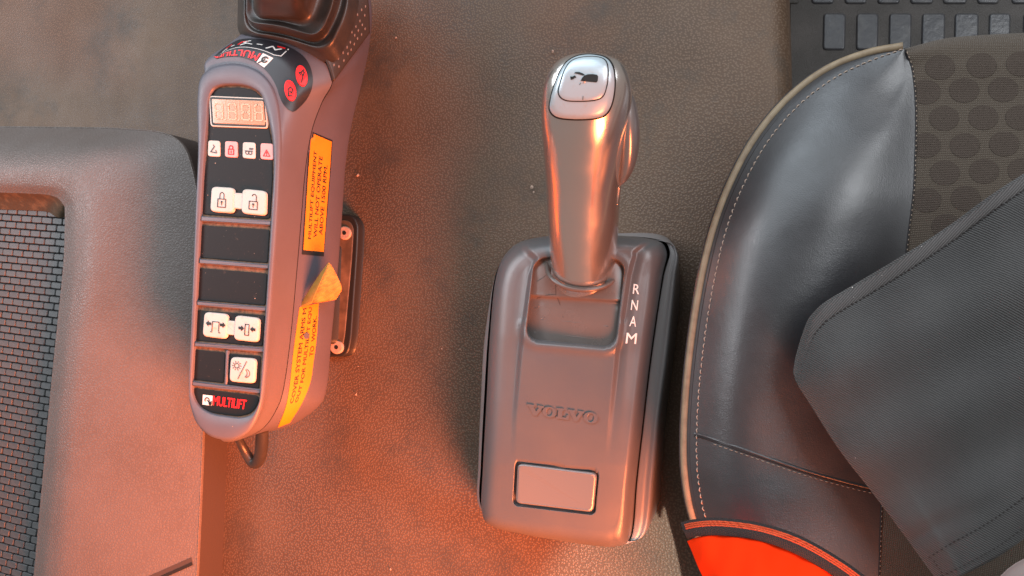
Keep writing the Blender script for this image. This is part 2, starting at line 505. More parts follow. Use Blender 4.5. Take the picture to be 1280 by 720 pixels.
H1 = (Hi + H2) / 2; H1[:5, 1] += .002
loft('ledge', [Hi, H1, H2], 150, 10, M_ledge, t, by='index')
g = plate('grille_base', [(-90, 250), (78, 256), (84, 300), (50, 800), (-90, 800)], .0455, .004, M_grille, t, r=0)
# brick-like cells of the mat: one shared mesh on a regular lattice
e0 = P(8, 272, .049); ex = (P(8 + 12.35, 272.9, .049) - e0); ey = (P(8 - .9, 272 + 8.55, .049) - e0)
lx, ly = np.linalg.norm(ex), np.linalg.norm(ey)
cw, ch = lx * .455, ly * .43


def brick_cell():
    o = round_poly([(-cw, -ch), (cw, -ch), (cw, ch), (-cw, ch)], min(cw, ch) * .45, 3)
    o3 = np.column_stack([o, np.zeros(len(o))])
    a = o3.copy(); a[:, 2] = -.0035; b = o3.copy(); b[:, 2] = -.0006; c = inset2(o3, .0005); c[:, 2] = 0
    return grid_mesh('grille_cell', [a, b, c], True, False, True)


cm = brick_cell(); cm.materials.append(M_cell)
ca = math.atan2(ex[1], ex[0])
n = 0
for r in range(-1, 60):
    for c in range(-3, 9):
        p = e0 + ex * (c + (.5 if r % 2 else 0)) + ey * r
        # keep those inside the recess and in view
        dd = RCW.T @ (p - CAMP); u = 640 + F * dd[0] / -dd[2]; v = 360 - F * dd[1] / -dd[2]
        ue = np.interp(v, [250, 330, 420, 500, 610, 720, 800], [84, 81, 72, 64, 54, 44, 36])
        if u < -8 or u > ue + 3 or v < 262 or v > 726: continue
        o = bpy.data.objects.new('grille_cell', cm); COL.objects.link(o); o.parent = t
        o.location = p + np.array([0, 0, random.uniform(-.0002, .0002)]); o.rotation_euler = (random.uniform(-.03, .03), random.uniform(-.03, .03), ca + random.uniform(-.02, .02))
        n += 1
print('cells', n)
cb = bvh_of(cons)
slot = [(243, 698), (246, 704), (190, 727), (170, 735), (176, 728), (195, 718)]
# slot of the drawer handle near the lower edge
decal('drawer_slot', polyset([((a - 160) / 90, (b - 690) / 50) for a, b in [(239.5, 696.5), (241, 704.5), (180, 731), (172, 726)]]), [(160, 690), (250, 690), (250, 740), (160, 740)], cb, .0003, M_consdark, t)
decal('drawer_gap', polyset([((a - 160) / 90, (b - 690) / 50) for a, b in [(240, 702.5), (241.5, 706), (181, 733), (178, 730)]]), [(160, 690), (250, 690), (250, 740), (160, 740)], cb, .0006, M_ink, t)

# ------------------------------------------------------------------ mounting bracket under the remote control
t = thing('mounting_bracket', (0, 0, 0), 'black screwed mounting plate on the floor behind the remote control', 'bracket')
plate('base_plate', [(345, 262), (441, 268), (448, 280), (447, 310), (439, 425), (434, 446), (350, 446)], .010, .0115, M_bracket, t, bev=.0015, r=12)
plate('inset', [(350, 270), (436, 275), (442, 284), (440, 320), (431, 420), (427, 438), (350, 438)], .0106, .003, M_brackin, t, bev=.0008, r=8)
for (a, b) in ((430, 291), (420, 434)):
    s = plate('screw', [(a + 8 * math.cos(q), b + 8.5 * math.sin(q)) for q in np.linspace(0, 2 * math.pi, 16, endpoint=False)], .0128, .003, M_screw, t, bev=.0008, r=0)
    plate('screw_recess', [(a + 2.6 * math.cos(q), b + 2.8 * math.sin(q)) for q in np.linspace(0, 2 * math.pi, 8, endpoint=False)], .0131, .001, M_gap, s, bev=.0002, r=0)
plate('post', [(330, 300), (400, 300), (395, 430), (325, 430)], .046, .04, M_bracket, t, bev=.002, r=6)

# ------------------------------------------------------------------ remote control
rc = thing('remote_control', (0, 0, 0), 'mauve-grey handheld control box with white keys, red buttons and yellow warning stickers', 'remote control')
ZF = .115
A = [(250, 98), (258, 88), (270, 82), (290, 79), (308, 82), (325, 91), (338, 106), (345, 125), (348, 145), (350, 175), (349, 215), (346, 270), (341, 340), (335, 420), (330, 480), (325, 510), (313, 535), (298, 547), (282, 550), (262, 545), (246, 530), (238, 508), (236, 480), (238, 420), (241, 340), (244, 260), (247, 190), (246, 140), (247, 112)]
I = [(262, 118), (267, 110), (276, 106), (290, 105), (304, 106), (316, 110), (326, 118), (332, 135), (337, 155), (341, 180), (342, 215), (339, 270), (335, 340), (330, 420), (326, 480), (324, 502), (315, 517), (301, 522), (284, 520.5), (264, 517), (249.5, 509), (241.5, 496), (240, 478), (243, 420), (247, 340), (251, 260), (255, 190), (258, 150), (259, 130)]
Aw = PP(A, ZF)


def under(i, z, ox=0, oy=0):
    p = Aw[i].copy(); p[2] = z; p[0] += ox; p[1] += oy; return p


Bpx = {1: (262, 76, .100), 2: (283, 57, .101), 3: (305, 45, .101), 4: (345, 49, .099), 5: (385, 61, .096), 6: (406, 78, .092), 7: (415, 102, .088), 8: (402, 128, .086), 9: (389, 165, .085), 10: (381, 215, .084), 11: (376, 275, .084), 12: (370, 345, .084), 13: (363, 420, .084), 14: (355, 480, .084), 15: (347, 508, .084), 16: (330, 534, .084), 17: (307, 547, .086), 18: (286, 552, .088)}
Cpx = {2: (345, 20, .043), 3: (370, -30, .043), 4: (410, -60, .043), 5: (450, -40, .043), 6: (464, 8, .043), 7: (462, 52, .043), 8: (453, 98, .043), 9: (441, 145, .043), 10: (432, 200, .043), 11: (427, 270, .043), 12: (421, 345, .043), 13: (414, 420, .043), 14: (408, 484, .043), 15: (398, 508, .043), 16: (368, 528, .043), 17: (338, 537, .043), 18: (318, 536, .043)}
nA = len(A)
Bw = np.array([P(*Bpx[i]) if i in Bpx else under(i, .085, -.001, 0) for i in range(nA)])
Cw = np.array([P(*Cpx[i]) if i in Cpx else under(i, .043, .006, 0) for i in range(nA)])
Iw = PP(I, ZF)
Icen = Iw.mean(0)
I2 = Iw.copy(); I2[:, 2] = ZF - .0030
crest = Aw * .5 + Iw * .5; crest[:, 2] = ZF + .0012
A_lo = Aw.copy(); A_lo[:, 2] = ZF - .0022
A_in = Aw * .85 + Iw * .15; A_in[:, 2] = ZF + .0003
rim_rows = [cr(s, 260, True, 'index') for s in (I2, Iw + np.array([0, 0, -.0004]), Iw * .93 + Aw * .07 + np.array([0, 0, .0003]), crest, A_in, Aw + np.array([0, 0, -.0006]), A_lo)]
rim = link('face_rim', grid_mesh('face_rim', rim_rows, True), M_shell, rc)
A_lo2 = Aw * .97 + Iw * .03; A_lo2[:, 2] = ZF - .0022
mid = Aw * .5 + Bw * .5; mid[:, 2] += .004
up = loft('upper_shell', [A_lo2, Aw * .82 + Bw * .18 + np.array([0, 0, .0008]), mid, Bw * .85 + Aw * .15 + np.array([0, 0, .0016]), Bw], 260, 24, M_shell, rc, closed=True, by='index')
Bg = Bw * .996 + np.array(list(Bw.mean(0))) * .004
gap_rows = [cr(s, 260, True, 'index') for s in (Bw, Bg + np.array([0, 0, -.0012]))]
link('shell_seam', grid_mesh('shell_seam', gap_rows, True), M_gap, rc)
B_lo = Bw + np.array([0, 0, -.0010])
CB = Bw * .45 + Cw * .55
for i in range(6, 17): CB[i][0] += .0035
Cin = Cw * .9 + Cw.mean(0) * .1; Cin[:, 2] = .040
low = loft('lower_shell', [B_lo, CB, Cw, Cin], 260, 30, M_shell2, rc, closed=True, by='index', cap1=True)
shell_bvh = bvh_of(up, low)
up_bvh = bvh_of(up); low_bvh = bvh_of(low)

# face: membrane panels, ribs, dust in their corners
ZP = ZF - .0022
back = link('face_back', grid_mesh('face_back', [cr(I2 + np.array([0, 0, .0002]), 120, True, 'index')], True, True), M_dirt, rc)


def panel(name, px, r=3):
    return plate(name, px, ZP, .0006, M_panel, rc, bev=.0003, r=r)


panel('membrane_panel', [(263, 118), (272, 110), (300, 109), (318, 113), (329, 124), (334, 150), (340, 180), (340.5, 225), (337.5, 274), (252.5, 268), (255, 222), (259.5, 190), (261, 150)], 5)
panel('membrane_panel', [(252, 281.5), (337, 287), (334.5, 329), (249.5, 322)])
panel('membrane_panel', [(249, 335), (334, 342), (331.5, 382), (246.5, 375)])
panel('membrane_panel', [(246, 387.5), (331, 394), (328, 433), (243, 425.5)])
panel('membrane_panel', [(242.5, 437), (281.5, 440.5), (279.5, 479), (240.5, 474.5)])
panel('membrane_panel', [(286, 442), (326, 445), (323.5, 486), (284, 480.5)])
bp = panel('brand_panel', [(240.5, 485), (324, 495), (322, 506), (314, 516.5), (300, 520.5), (283, 519), (263, 515.5), (250, 508.5), (243, 497)], 5)
for q in ([(250, 270), (340, 275.8), (339.6, 282.2), (250, 276.5)], [(248, 323.5), (337, 330.5), (336.6, 336.6), (248, 329.5)],
          [(245, 376), (334, 383.5), (333.6, 389.3), (245, 382)], [(242, 427.5), (331, 434.8), (330.6, 440.6), (242, 433.4)],
          [(239, 476), (327, 487), (326.6, 492.5), (239, 482.5)]):
    plate('divider', q, ZF - .0004, .0028, M_shell, rc, bev=.0007, r=0)
plate('divider', [(282, 438), (285, 438), (283, 481), (280.3, 481)], ZF - .0008, .002, M_shell, rc, bev=.0005, r=0)

# display
d = plate('display', [(261, 119.5), (331.5, 122.5), (334.5, 160.5), (263, 158)], ZP + .0010, .002, M_chrome, rc, bev=.0004, r=4)
plate('display_gap', [(262.2, 121), (330.2, 124), (333, 159), (264.4, 156.5)], ZP + .0012, .002, M_ink, d, bev=.0002, r=3)
plate('screen', [(264.5, 123.5), (329, 126), (331.5, 156.5), (266.5, 154)], ZP + .0015, .002, M_lcd, d, bev=.0002, r=2)
face = bvh_of(*[o for o in rc.children if o.name.startswith(('membrane_panel', 'brand_panel'))] + [o for o in d.children])


def seven(cx, cy, hw=5.2, hh=10.5):
    s = .18
    segs = [[(-1, -1), (1, -1)], [(-1, 0), (1, 0)], [(-1, 1), (1, 1)], [(-1, -1), (-1, 0)], [(-1, 0), (-1, 1)], [(1, -1), (1, 0)], [(1, 0), (1, 1)]]
    out = []
    for a, b in segs:
        a = np.array(a, float); b = np.array(b, float); m = (a + b) / 2
        a = m + (a - m) * .78; b = m + (b - m) * .78
        out.append([(.5 + a[0] * .42, .5 + a[1] * .44), (.5 + b[0] * .42, .5 + b[1] * .44)])
    return decal('digit', strokes(out, .085, hw / hh), [(cx - hw, cy - hh), (cx + hw, cy - hh + .6), (cx + hw + .6, cy + hh + .6), (cx - hw + .6, cy + hh)], face, .0003, M_seg, d)


for i, cx in enumerate((273.5, 290.2, 307, 323.3)):
    seven(cx, 138.6 + i * .7, 5.4, 11)
    decal('decimal_point', polyset([(0, 0), (1, 0), (1, 1), (0, 1)]), [(cx + 7.2, 148.5 + i * .7), (cx + 9, 148.5 + i * .7), (cx + 9.2, 150.5 + i * .7), (cx + 7.4, 150.5 + i * .7)], face, .0003, M_seg, d)
    if i < 3:
        decal('digit_line', polyset([(0, 0), (1, 0), (1, 1), (0, 1)]), [(cx + 8, 125 + i * .7), (cx + 8.6, 125 + i * .7), (cx + 9.6, 155 + i * .7), (cx + 9, 155 + i * .7)], face, .00025, M_seg, d)

# four indicator windows
IND = [([(260.3, 175.3), (274.8, 176), (275, 196), (259.6, 195)], M_ivory), ([(281.2, 176.2), (296.8, 177), (297, 197), (281, 196)], M_pink),
       ([(303.4, 177.5), (319, 178.2), (319.2, 198.5), (303, 197.2)], M_ivory), ([(325.6, 178.8), (341, 179.6), (341.4, 199.8), (325.4, 198.6)], M_pink)]
icons = [
    (strokes([[(.25, .72), (.72, .78), (.68, .62)], [(.25, .72), (.55, .38), (.45, .28)]], .07, .75), M_inkgrey),
    (strokes([[(.30, .50), (.70, .50), (.70, .82), (.30, .82), (.30, .50)], [(.36, .5), (.36, .40)], arc(.5, .40, .14, .12, 180, 400), [(.5, .6), (.5, .72)]], .07, .75), M_redink),
    (strokes([arc(.38, .66, .13, .10, 0, 360), arc(.62, .66, .13, .10, 0, 360), [(.2, .55), (.8, .55)], [(.55, .38), (.85, .38)], [(.55, .44), (.8, .44)]], .055, .75), M_inkgrey),
    (strokes([[(.5, .42), (.75, .80), (.25, .80), (.5, .42)], [(.5, .55), (.5, .69)], [(.5, .74), (.5, .755)]], .06, .75), M_redink)]
for (q, m), (ic, im) in zip(IND, icons):
    o = plate('indicator', q, ZP + .0006, .001, m, rc, bev=.0003, r=3)
    decal('symbol', ic, q, bvh_of(o), .0002, im, o)

# keys
def key(q, polys, r=6, m=M_ink, bridge=None):
    o = plate('key', q, ZP + .0024, .003, M_ivory, rc, bev=.0010, r=r, dome=.0004)
    decal('symbol', polys, q, bvh_of(o), .0003, m, o)
    return o


lock = strokes([[(.33, .48), (.67, .48), (.67, .80), (.33, .80), (.33, .48)], [(.41, .48), (.41, .34)], arc(.5, .34, .09, .12, 180, 360), [(.59, .34), (.59, .48)], [(.5, .6), (.5, .72)]], .03, .9)
lock = merge(lock, polyset(arc(.5, .59, .045, .04, 0, 340, 10)))
unlock = strokes([[(.33, .48), (.67, .48), (.67, .80), (.33, .80), (.33, .48)], [(.62, .48), (.62, .30)], arc(.53, .30, .09, .11, 200, 360), [(.5, .6), (.5, .72)]], .03, .9)
unlock = merge(unlock, polyset(arc(.5, .59, .045, .04, 0, 340, 10)))
for q in ([(287, 240.5), (306, 241.5), (305, 261.5), (287, 260)], [(278, 400), (297, 401.5), (296, 419.5), (278, 417.5)]):
    plate('key_bridge', q, ZP + .0017, .002, M_ivory, rc, bev=.0006, r=1)
key([(264, 232.8), (292.5, 234.6), (291.5, 266.5), (262, 264.2)], lock)
key([(302.5, 235.6), (332.5, 238.6), (331.5, 269.5), (301, 266.5)], unlock)


def arrow(x, y, d, s=.12):
    return polyset([(x + d * s, y), (x, y - s), (x, y - s * .45), (x - d * s * .9, y - s * .45), (x - d * s * .9, y + s * .45), (x, y + s * .45), (x, y + s)])


frame_out = merge(strokes([[(.40, .74), (.40, .36), (.68, .36), (.68, .74)], [(.34, .78), (.40, .78)], [(.68, .78), (.74, .78)]], .03, .95), arrow(.24, .46, -1), arrow(.83, .46, 1))
frame_in = merge(strokes([[(.46, .76), (.46, .32), (.62, .32), (.62, .76), (.46, .76)]], .03, .95), arrow(.30, .50, 1), arrow(.78, .50, -1))
key([(255, 389.6), (284.5, 392.4), (282.5, 424), (252.5, 420.2)], frame_out)
key([(293.5, 393.8), (324, 397.4), (322, 428), (291.5, 424.6)], frame_in)
sun_moon = strokes([arc(.28, .34, .09, .09, 0, 360)] + [[(.28 + .13 * math.cos(a), .34 + .13 * math.sin(a)), (.28 + .18 * math.cos(a), .34 + .18 * math.sin(a))] for a in np.linspace(0, 2 * math.pi, 10, endpoint=False)]
                   + [[(.66, .14), (.36, .86)], arc(.64, .62, .17, .17, -75, 80, 12), arc(.58, .62, .13, .16, -60, 65, 12)], .03, 1)
key([(288, 446), (319.5, 448.2), (317.5, 479.6), (286, 476.8)], sun_moon, m=M_inkgrey)
# brand plate print
logo_q = [(254.2, 493.2), (266.4, 494.6), (265.6, 507.2), (253.6, 505.6)]
lg = decal('logo', polyset([(0, 0), (1, 0), (1, 1), (0, 1)]), logo_q, bvh_of(bp), .0005, M_white, rc)
decal('logo_mark', merge(strokes([arc(.48, .50, .22, .24, 150, 400, 12), [(.48, .5), (.75, .72), (.75, .95)]], .10, 1), polyset([(.62, .75), (.98, .5), (.98, .98), (.7, .98)])), logo_q, bvh_of(bp), .0008, M_ink, lg)
decal('brand_lettering', text2d('MULTILIFT', .035, 0, .93), [(267.2, 494.9), (308.8, 500.2), (307, 511.6), (266.6, 506.4)], bvh_of(bp), .0003, M_red, rc)
# dust specks on the face
specks = []
for i in range(26):
    u = random.uniform(253, 338); v = random.uniform(160, 480); specks.append((u, v, random.choice([.25, .3, .4])))
specks += [(269.6, 204, .8), (260, 244, .6), (325, 199.5, .5), (291, 533, .7), (319, 373, .8)]
fb = bvh_of(*[o for o in rc.children if o.type == 'MESH'])
vs, fs = [], []
for u, v, s in specks:
    k = len(vs)
    for q in np.linspace(0, 2 * math.pi, 6, endpoint=False): vs.append(onto(fb, u + s * math.cos(q), v + s * math.sin(q) * random.uniform(.6, 1), .0003))
    fs.append(tuple(range(k, k + 6)))
link('dust_specks', mesh('dust_specks', vs, fs), M_crumb, rc, smooth=False, kind='stuff')

# black label wrapped over the head
La_out = [(268, 71), (283, 59), (302, 49.5), (330, 50), (356, 57), (376, 68), (387, 82), (391, 100), (388, 115), (380, 128), (370, 138)]
La_in = [(270, 73.5), (280, 71.5), (298, 71), (315, 76), (329, 85), (339, 96), (346, 109), (350, 121), (354, 130), (360, 137), (366, 140)]
o1 = cr(np.array(La_out, float), 60, False, 'index'); o2 = cr(np.array(La_in, float), 60, False, 'index')
rows = [[onto(up_bvh, *(a * (1 - s) + b * s), .0005) for a, b in zip(o1, o2)] for s in np.linspace(0, 1, 14)]
lab = link('head_label', grid_mesh('head_label', rows), M_label, rc)
lb = bvh_of(lab)


def band_map(polys, s0, s1, t0, t1, name, m, off=.0003):
    """lay a strip of print along the head label: s along it, t from outer to inner edge"""
    vs, fs = polys; out = []
    for x, y, *e in vs:
        s = (s0 + (s1 - s0) * x) * 59; i = int(min(s, 58)); fr = s - i
        a = o1[i] * (1 - fr) + o1[i + 1] * fr; b = o2[i] * (1 - fr) + o2[i + 1] * fr
        tt = t0 + (t1 - t0) * y
        out.append(onto(lb, *(a * (1 - tt) + b * tt), off + sum(e)))
    return link(name, mesh(name, out, list(fs)), m, lab, smooth=False)


band_map(text2d('MULTILIFT', .03), .325, .01, .93, .60, 'brand_lettering', M_red)
band_map(polyset([(0, 0), (1, 0), (1, 1), (0, 1)]), .335, .405, .55, .97, 'logo', M_white)
band_map(strokes([arc(.5, .45, .25, .25, 0, 300, 10), [(.5, .45), (.2, .95)]], .12), .335, .405, .55, .97, 'logo_mark', M_ink, .0005)
band_map(strokes([[(0, .95), (.9, .95), (1, .75), (1, .2)], [(1, .05), (1, -.05)]], .06, 4), .06, .43, .08, .47, 'symbol_frame', M_white)
band_map(strokes([[(.05, .8), (.1, .55), (.14, .6)], [(.38, .75), (.46, .5), (.42, .35), (.5, .15)], [(.46, .5), (.53, .6)], [(.74, .75), (.80, .35), (.86, .6), (.92, .3)], [(.22, .5), (.27, .5)], [(.60, .5), (.66, .5)]], .10, 4), .06, .43, .05, .42, 'crane_symbol', M_white)
band_map(strokes([[(.12, .35), (.22, .15)], [(.34, .6), (.40, .3), (.46, .25)], [(.86, .2), (.95, .12)]], .13, 4), .06, .43, .05, .42, 'red_arrow', M_red)
for (cx, cy, dx) in ((377, 95.2, .0), (363, 113.4, .0)):
    q = np.linspace(0, 2 * math.pi, 24, endpoint=False)
    ov = [onto(lb, cx + 7.0 * math.cos(a) + 1.2 * math.sin(a), cy + 12.6 * math.sin(a) + 1.0 * math.cos(a), .0012) for a in q]
    ov2 = [onto(lb, cx + 7.5 * math.cos(a) + 1.2 * math.sin(a), cy + 13.1 * math.sin(a) + 1.0 * math.cos(a), .0002) for a in q]
    b = link('red_button', grid_mesh('red_button', [ov2, ov], True, False, True), M_red, rc, smooth=False)
    ic = strokes([[(.35, .75), (.30, .45), (.5, .3), (.72, .42), (.62, .62), (.45, .55)], [(.3, .8), (.7, .78)]], .06, .6) if cx < 370 else strokes([[(.5, .85), (.62, .5), (.45, .3), (.25, .36)], [(.45, .3), (.7, .15)], [(.62, .5), (.75, .3), (.6, .22)], [(.3, .3), (.4, .45)]], .06, .6)
    decal('symbol', ic, [(cx - 7, cy - 12), (cx + 7, cy - 11), (cx + 7, cy + 12), (cx - 7, cy + 11)], bvh_of(b), .0003, M_ink, b)

# rubber boot and joystick stem
RINGS = [([(296, 50), (352, 54), (420, 84), (448, 20), (452, -90), (300, -90)], .094), ([(300, 45), (352, 50), (412, 73), (440, 20), (444, -90), (303, -90)], .102),
         ([(305, 40), (352, 46), (409, 64), (434, 12), (436, -90), (306, -90)], .107), ([(309, 37), (352, 42), (404, 59), (429, 8), (430, -90), (310, -90)], .1045),
         ([(313, 36), (352, 40), (400, 55), (424, 6), (426, -90), (314, -90)], .108), ([(308, 30), (350, 34), (400, 49), (420, 2), (422, -90), (309, -90)], .119),
         ([(308, 27), (350, 31), (396, 45), (416, 0), (418, -90), (309, -90)], .121), ([(316, 24), (350, 26), (388, 37), (408, -6), (410, -90), (316, -90)], .118),
         ([(317, 21), (350, 22), (384, 27), (398, -12), (400, -90), (317, -90)], .121), ([(317, 19.5), (350, 20), (380, 22), (392, -16), (396, -90), (317, -90)], .128),
         ([(316.5, 3), (348, 3), (376, 5), (388, -30), (392, -100), (316.5, -100)], .146), ([(316, -24), (346, -24), (374, -22), (386, -55), (390, -120), (316, -120)], .168)]
rows = []
for q, z in RINGS:
    o = PP(round_poly(q, 22 if z < .12 else 14, 8), z); rows.append(o)
rows = np.array(rows)
sm = np.stack([cr(rows[:, j], 60, False, 'index') for j in range(rows.shape[1])], 1)
link('joystick_boot', grid_mesh('joystick_boot', sm, True, False, True), M_rubber, rc)
gp = loft('grip_panel', [PP([(418, 101, .0905), (440, 71, .078), (462.5, 41, .064)]), PP([(413, 86, .094), (437, 53, .083), (462, 20, .068)]), PP([(405, 70, .0975), (429, 34, .089), (460, -4, .072)]), PP([(392, 55, .0985), (416, 12, .092), (455, -40, .075)])], 30, 20, M_grip, rc)
gp.modifiers.new('thick', 'SOLIDIFY').thickness = .004
gb = bvh_of(gp)
vs, fs = [], []
for u, v in ((417.6, 69.5), (423, 73), (430, 75.6), (417.6, 81), (423.7, 83), (424.4, 62), (429, 65.6), (435, 67), (430, 54), (434, 59), (439, 62), (434, 46.6), (438, 52.7), (443, 55), (440, 40), (443.5, 44), (447, 48), (445, 33), (448, 38), (452, 43), (450, 26), (453, 31), (456.5, 36), (456, 19), (452, 12), (457, 8), (447, 18)):
    c = onto(gb, u, v, .0); p1 = onto(gb, u, v, .001); nn = (p1 - c) / (np.linalg.norm(p1 - c) + 1e-9)
    a = np.cross(nn, [0, 1, 0]); a /= np.linalg.norm(a); b2 = np.cross(nn, a)
    k = len(vs)
    for q in range(6):
        an = q * math.pi / 3; vs.append(c + a * .0007 * math.cos(an) + b2 * .0013 * math.sin(an))
    vs.append(c + nn * .0006)
    fs += [(k + q, k + (q + 1) % 6, k + 6) for q in range(6)]
link('grip_dots', mesh('grip_dots', vs, fs), M_bump, rc, kind='stuff')

# warning stickers on the flank
def sticker(rows_px, m, name, off=.0005, ns=10):
    rr = [cr(np.array([np.array(r[0]) * (1 - x) + np.array(r[1]) * x for r in rows_px]), 40) for x in np.linspace(0, 1, ns)]
    rows = [[onto(low_bvh, *p, off) for p in r] for r in rr]
    return link(name, grid_mesh(name, rows), m, rc), np.array(rr)


sb, _ = sticker([[(387.4, 163.6), (415.4, 175.4)], [(384, 210), (413, 214)], [(381, 260), (409, 264)], [(377, 318), (404.5, 320.5)]], M_ink, 'sticker_border', .0003)
s1, g1 = sticker([[(388.8, 166.2), (414.2, 177.2)], [(385.4, 210), (411.8, 214)], [(382.2, 260), (407.8, 264)], [(379, 312.5), (404.2, 315)]], M_yellow, 'warning_sticker')
s1b = bvh_of(s1)


def side_text(body, gr, x, y0, y1, hgt, bv, par):
    """a line of lettering running up the sticker; x across it, y0 bottom .. y1 top (0..1 down)"""
    vs, fs = text2d(body, .012); out = []
    for a, b, *e in vs:
        yy = (y0 + (y1 - y0) * a); xx = x + hgt * (b - .5)
        i = min(int(yy * 39), 38); fr = yy * 39 - i; jx = xx * 9; j = min(max(int(jx), 0), 8); fx = jx - j
        p = (gr[j, i] * (1 - fx) + gr[j + 1, i] * fx) * (1 - fr) + (gr[j, i + 1] * (1 - fx) + gr[j + 1, i + 1] * fx) * fr
        out.append(onto(bv, *p, .0003 + sum(e)))
    return link('lettering', mesh('lettering', out, fs), M_inkgrey if False else M_ink, par, smooth=False)


side_text('MULTILIFT EQUIPMENT', g1, .28, .90, .14, .17, s1b, s1)
side_text('WILL NOT OPERATE', g1, .54, .88, .17, .17, s1b, s1)
side_text('ABOVE 1500 RPM.', g1, .80, .85, .23, .17, s1b, s1)
s2, g2 = sticker([[(374, 384), (398, 379)], [(369, 420), (395.5, 420)], [(365, 452), (391.5, 452)], [(362, 480), (387.5, 478)], [(357, 508), (377, 504)], [(347, 534), (362, 528)]], M_yellow, 'warning_sticker')
s2['label'] = 'yellow sticker peeling back at its top corner'
s2b = bvh_of(s2)
side_text('COVER SYSTEM ARMS M', g2, .30, .80, .02, .18, s2b, s2)
side_text('OUT FOR MULTILIFT EQU', g2, .60, .80, .02, .18, s2b, s2)
side_text('TO  WORK.', g2, .86, .42, .10, .17, s2b, s2)
decal('hole', polyset(arc(.5, .5, .5, .5, 0, 345, 14)), [(379.5, 415.5), (386.5, 415.5), (386, 424), (379, 424)], s2b, .0006, M_shell2, s2)
# peeled corner: the sticker's back turned outwards
def flap(name, rows, m):
    o = loft(name, [PP(r) for r in rows], 10, 14, m, s2, by='index')
    o.modifiers.new('thick', 'SOLIDIFY').thickness = .0003
    return o


flap('peeled_back', [[(372, 386, .0755), (381, 383, .0790), (390, 379, .0815)], [(383, 368, .0790), (391, 364, .0822), (397, 362, .0840)], [(397, 346, .0815), (402, 344, .0835), (405, 343, .0845)], [(410, 328.5, .0830), (410.6, 328.3, .0832), (411.2, 328, .0834)]], M_stback)
flap('peeled_face', [[(390.3, 379, .0815), (405, 377.5, .0765), (420, 374.5, .0735)], [(397.3, 362, .0840), (411, 366.5, .0785), (424, 368, .0745)], [(405.3, 343, .0845), (416, 352, .0800), (427, 358.5, .0765)], [(411.4, 328, .0834), (414, 331.5, .0825), (417, 336, .0815)]], M_stback2)
# lead out of the lower end
tube('cable', PP([(292, 536, .070), (302, 556, .056), (311, 572, .050), (318, 579, .049), (324, 574, .052), (327, 558, .060), (328, 535, .070)]), [.0030, .0034, .0040, .0050, .0054, .0054, .005], M_rubber, rc, n=12, m=40)

# ------------------------------------------------------------------ gear selector
gs = thing('gear_selector', (0, 0, 0), 'satin grey gear selector console with upright lever and R N A M markings', 'gear selector')
S = [(672, 298, 0.056), (640, 311, 0.056), (622, 345, 0.055), (614, 420, 0.055), (610, 500, 0.054), (606, 580, 0.053), (604, 636, 0.052), (617, 656, 0.052), (660, 667, 0.052), (700, 674, 0.052), (745, 681, 0.052), (771, 682, 0.052), (788, 670, 0.052), (795, 600, 0.053), (803, 530, 0.054), (813, 445, 0.055), (827, 350, 0.056), (833, 314, 0.056), (813, 299, 0.056), (735, 294, 0.056)]
T = [(684, 318, 0.084), (660, 332, 0.084), (646, 356, 0.084), (640, 420, 0.083), (634, 500, 0.081), (628, 580, 0.078), (625, 630, 0.074), (633, 645, 0.072), (664, 651, 0.071), (702, 657, 0.071), (745, 663, 0.071), (762, 661, 0.072), (772, 648, 0.074), (780, 595, 0.078), (789, 520, 0.081), (798, 440, 0.083), (808, 362, 0.084), (805, 326, 0.084), (788, 314, 0.084), (738, 315, 0.084)]
Sw, Tw = PP(S), PP(T)
NR = 480
Sx, Tx = cr(np.array([p[:2] for p in S], float), NR, True, 'index'), cr(np.array([p[:2] for p in T], float), NR, True, 'index')
Ss, Ts = cr(Sw, NR, True, 'index'), cr(Tw, NR, True, 'index')


def sstep(a, b, x):
    t = min(max((x - a) / (b - a), 0), 1); return t * t * (3 - 2 * t)


def in_quad_sdf(px, quad, r):
    """signed distance-ish to a rounded quad, pixels; negative inside"""
    q = [np.array(a, float) for a in quad]; m = -1e9
    ds = []
    for i in range(4):
        a, b = q[i], q[(i + 1) % 4]; t = b - a; t /= np.linalg.norm(t); nn = np.array([t[1], -t[0]])
        ds.append(np.dot(px - a, nn))
    ds = np.array(ds) + r
    # combine neighbouring sides with a rounded corner
    h = max(ds[0], ds[2]); v = max(ds[1], ds[3])
    return math.hypot(max(h, 0), max(v, 0)) + min(max(h, v), 0) - r


POCK = [(669, 322), (781, 325), (769, 434), (657, 424)]
BTN = [(645, 577), (748, 590), (743, 643), (642, 631)]


def crown(u, v):
    uc = np.interp(v, [320, 440, 640], [732, 711, 697]); return -.0065 * ((u - uc) / 95) ** 2 + .0012


def top_z(p):
    u, v = p
    zb = np.interp(v, [300, 420, 500, 580, 640, 690], [.0845, .0835, .0815, .0785, .0745, .071])
    # raised middle plateau, its flanks fading towards the front
    ul = np.interp(v, [320, 345, 440, 520, 640], [672, 664, 651, 644, 640]); ur = np.interp(v, [320, 345, 440, 520, 640], [792, 785, 771, 763, 752])
    fade = 1 - sstep(430, 585, v)
    pl = sstep(ul - 5, ul + 3, u) * (1 - sstep(ur - 3, ur + 5, u))
    zb = zb + crown(u, v)
    z = zb - .0036 * fade * (1 - pl) * 1.0
    # valley beside the right flank, left flank bevel
    z += .0014 * fade * math.exp(-((u - (ur + 13)) / 8) ** 2)
    sd = in_quad_sdf(p, POCK, 16)
    # rolled lip round the pocket, then down into it
    z += .0016 * math.exp(-((sd - 6) / 5) ** 2) * (1 if v > 400 else .4)
    z -= .022 * (1 - sstep(-4, 1.5, sd))
    sb = in_quad_sdf(p, BTN, 6)
    z -= .0045 * (1 - sstep(.0, 1.4, sb))
    return z


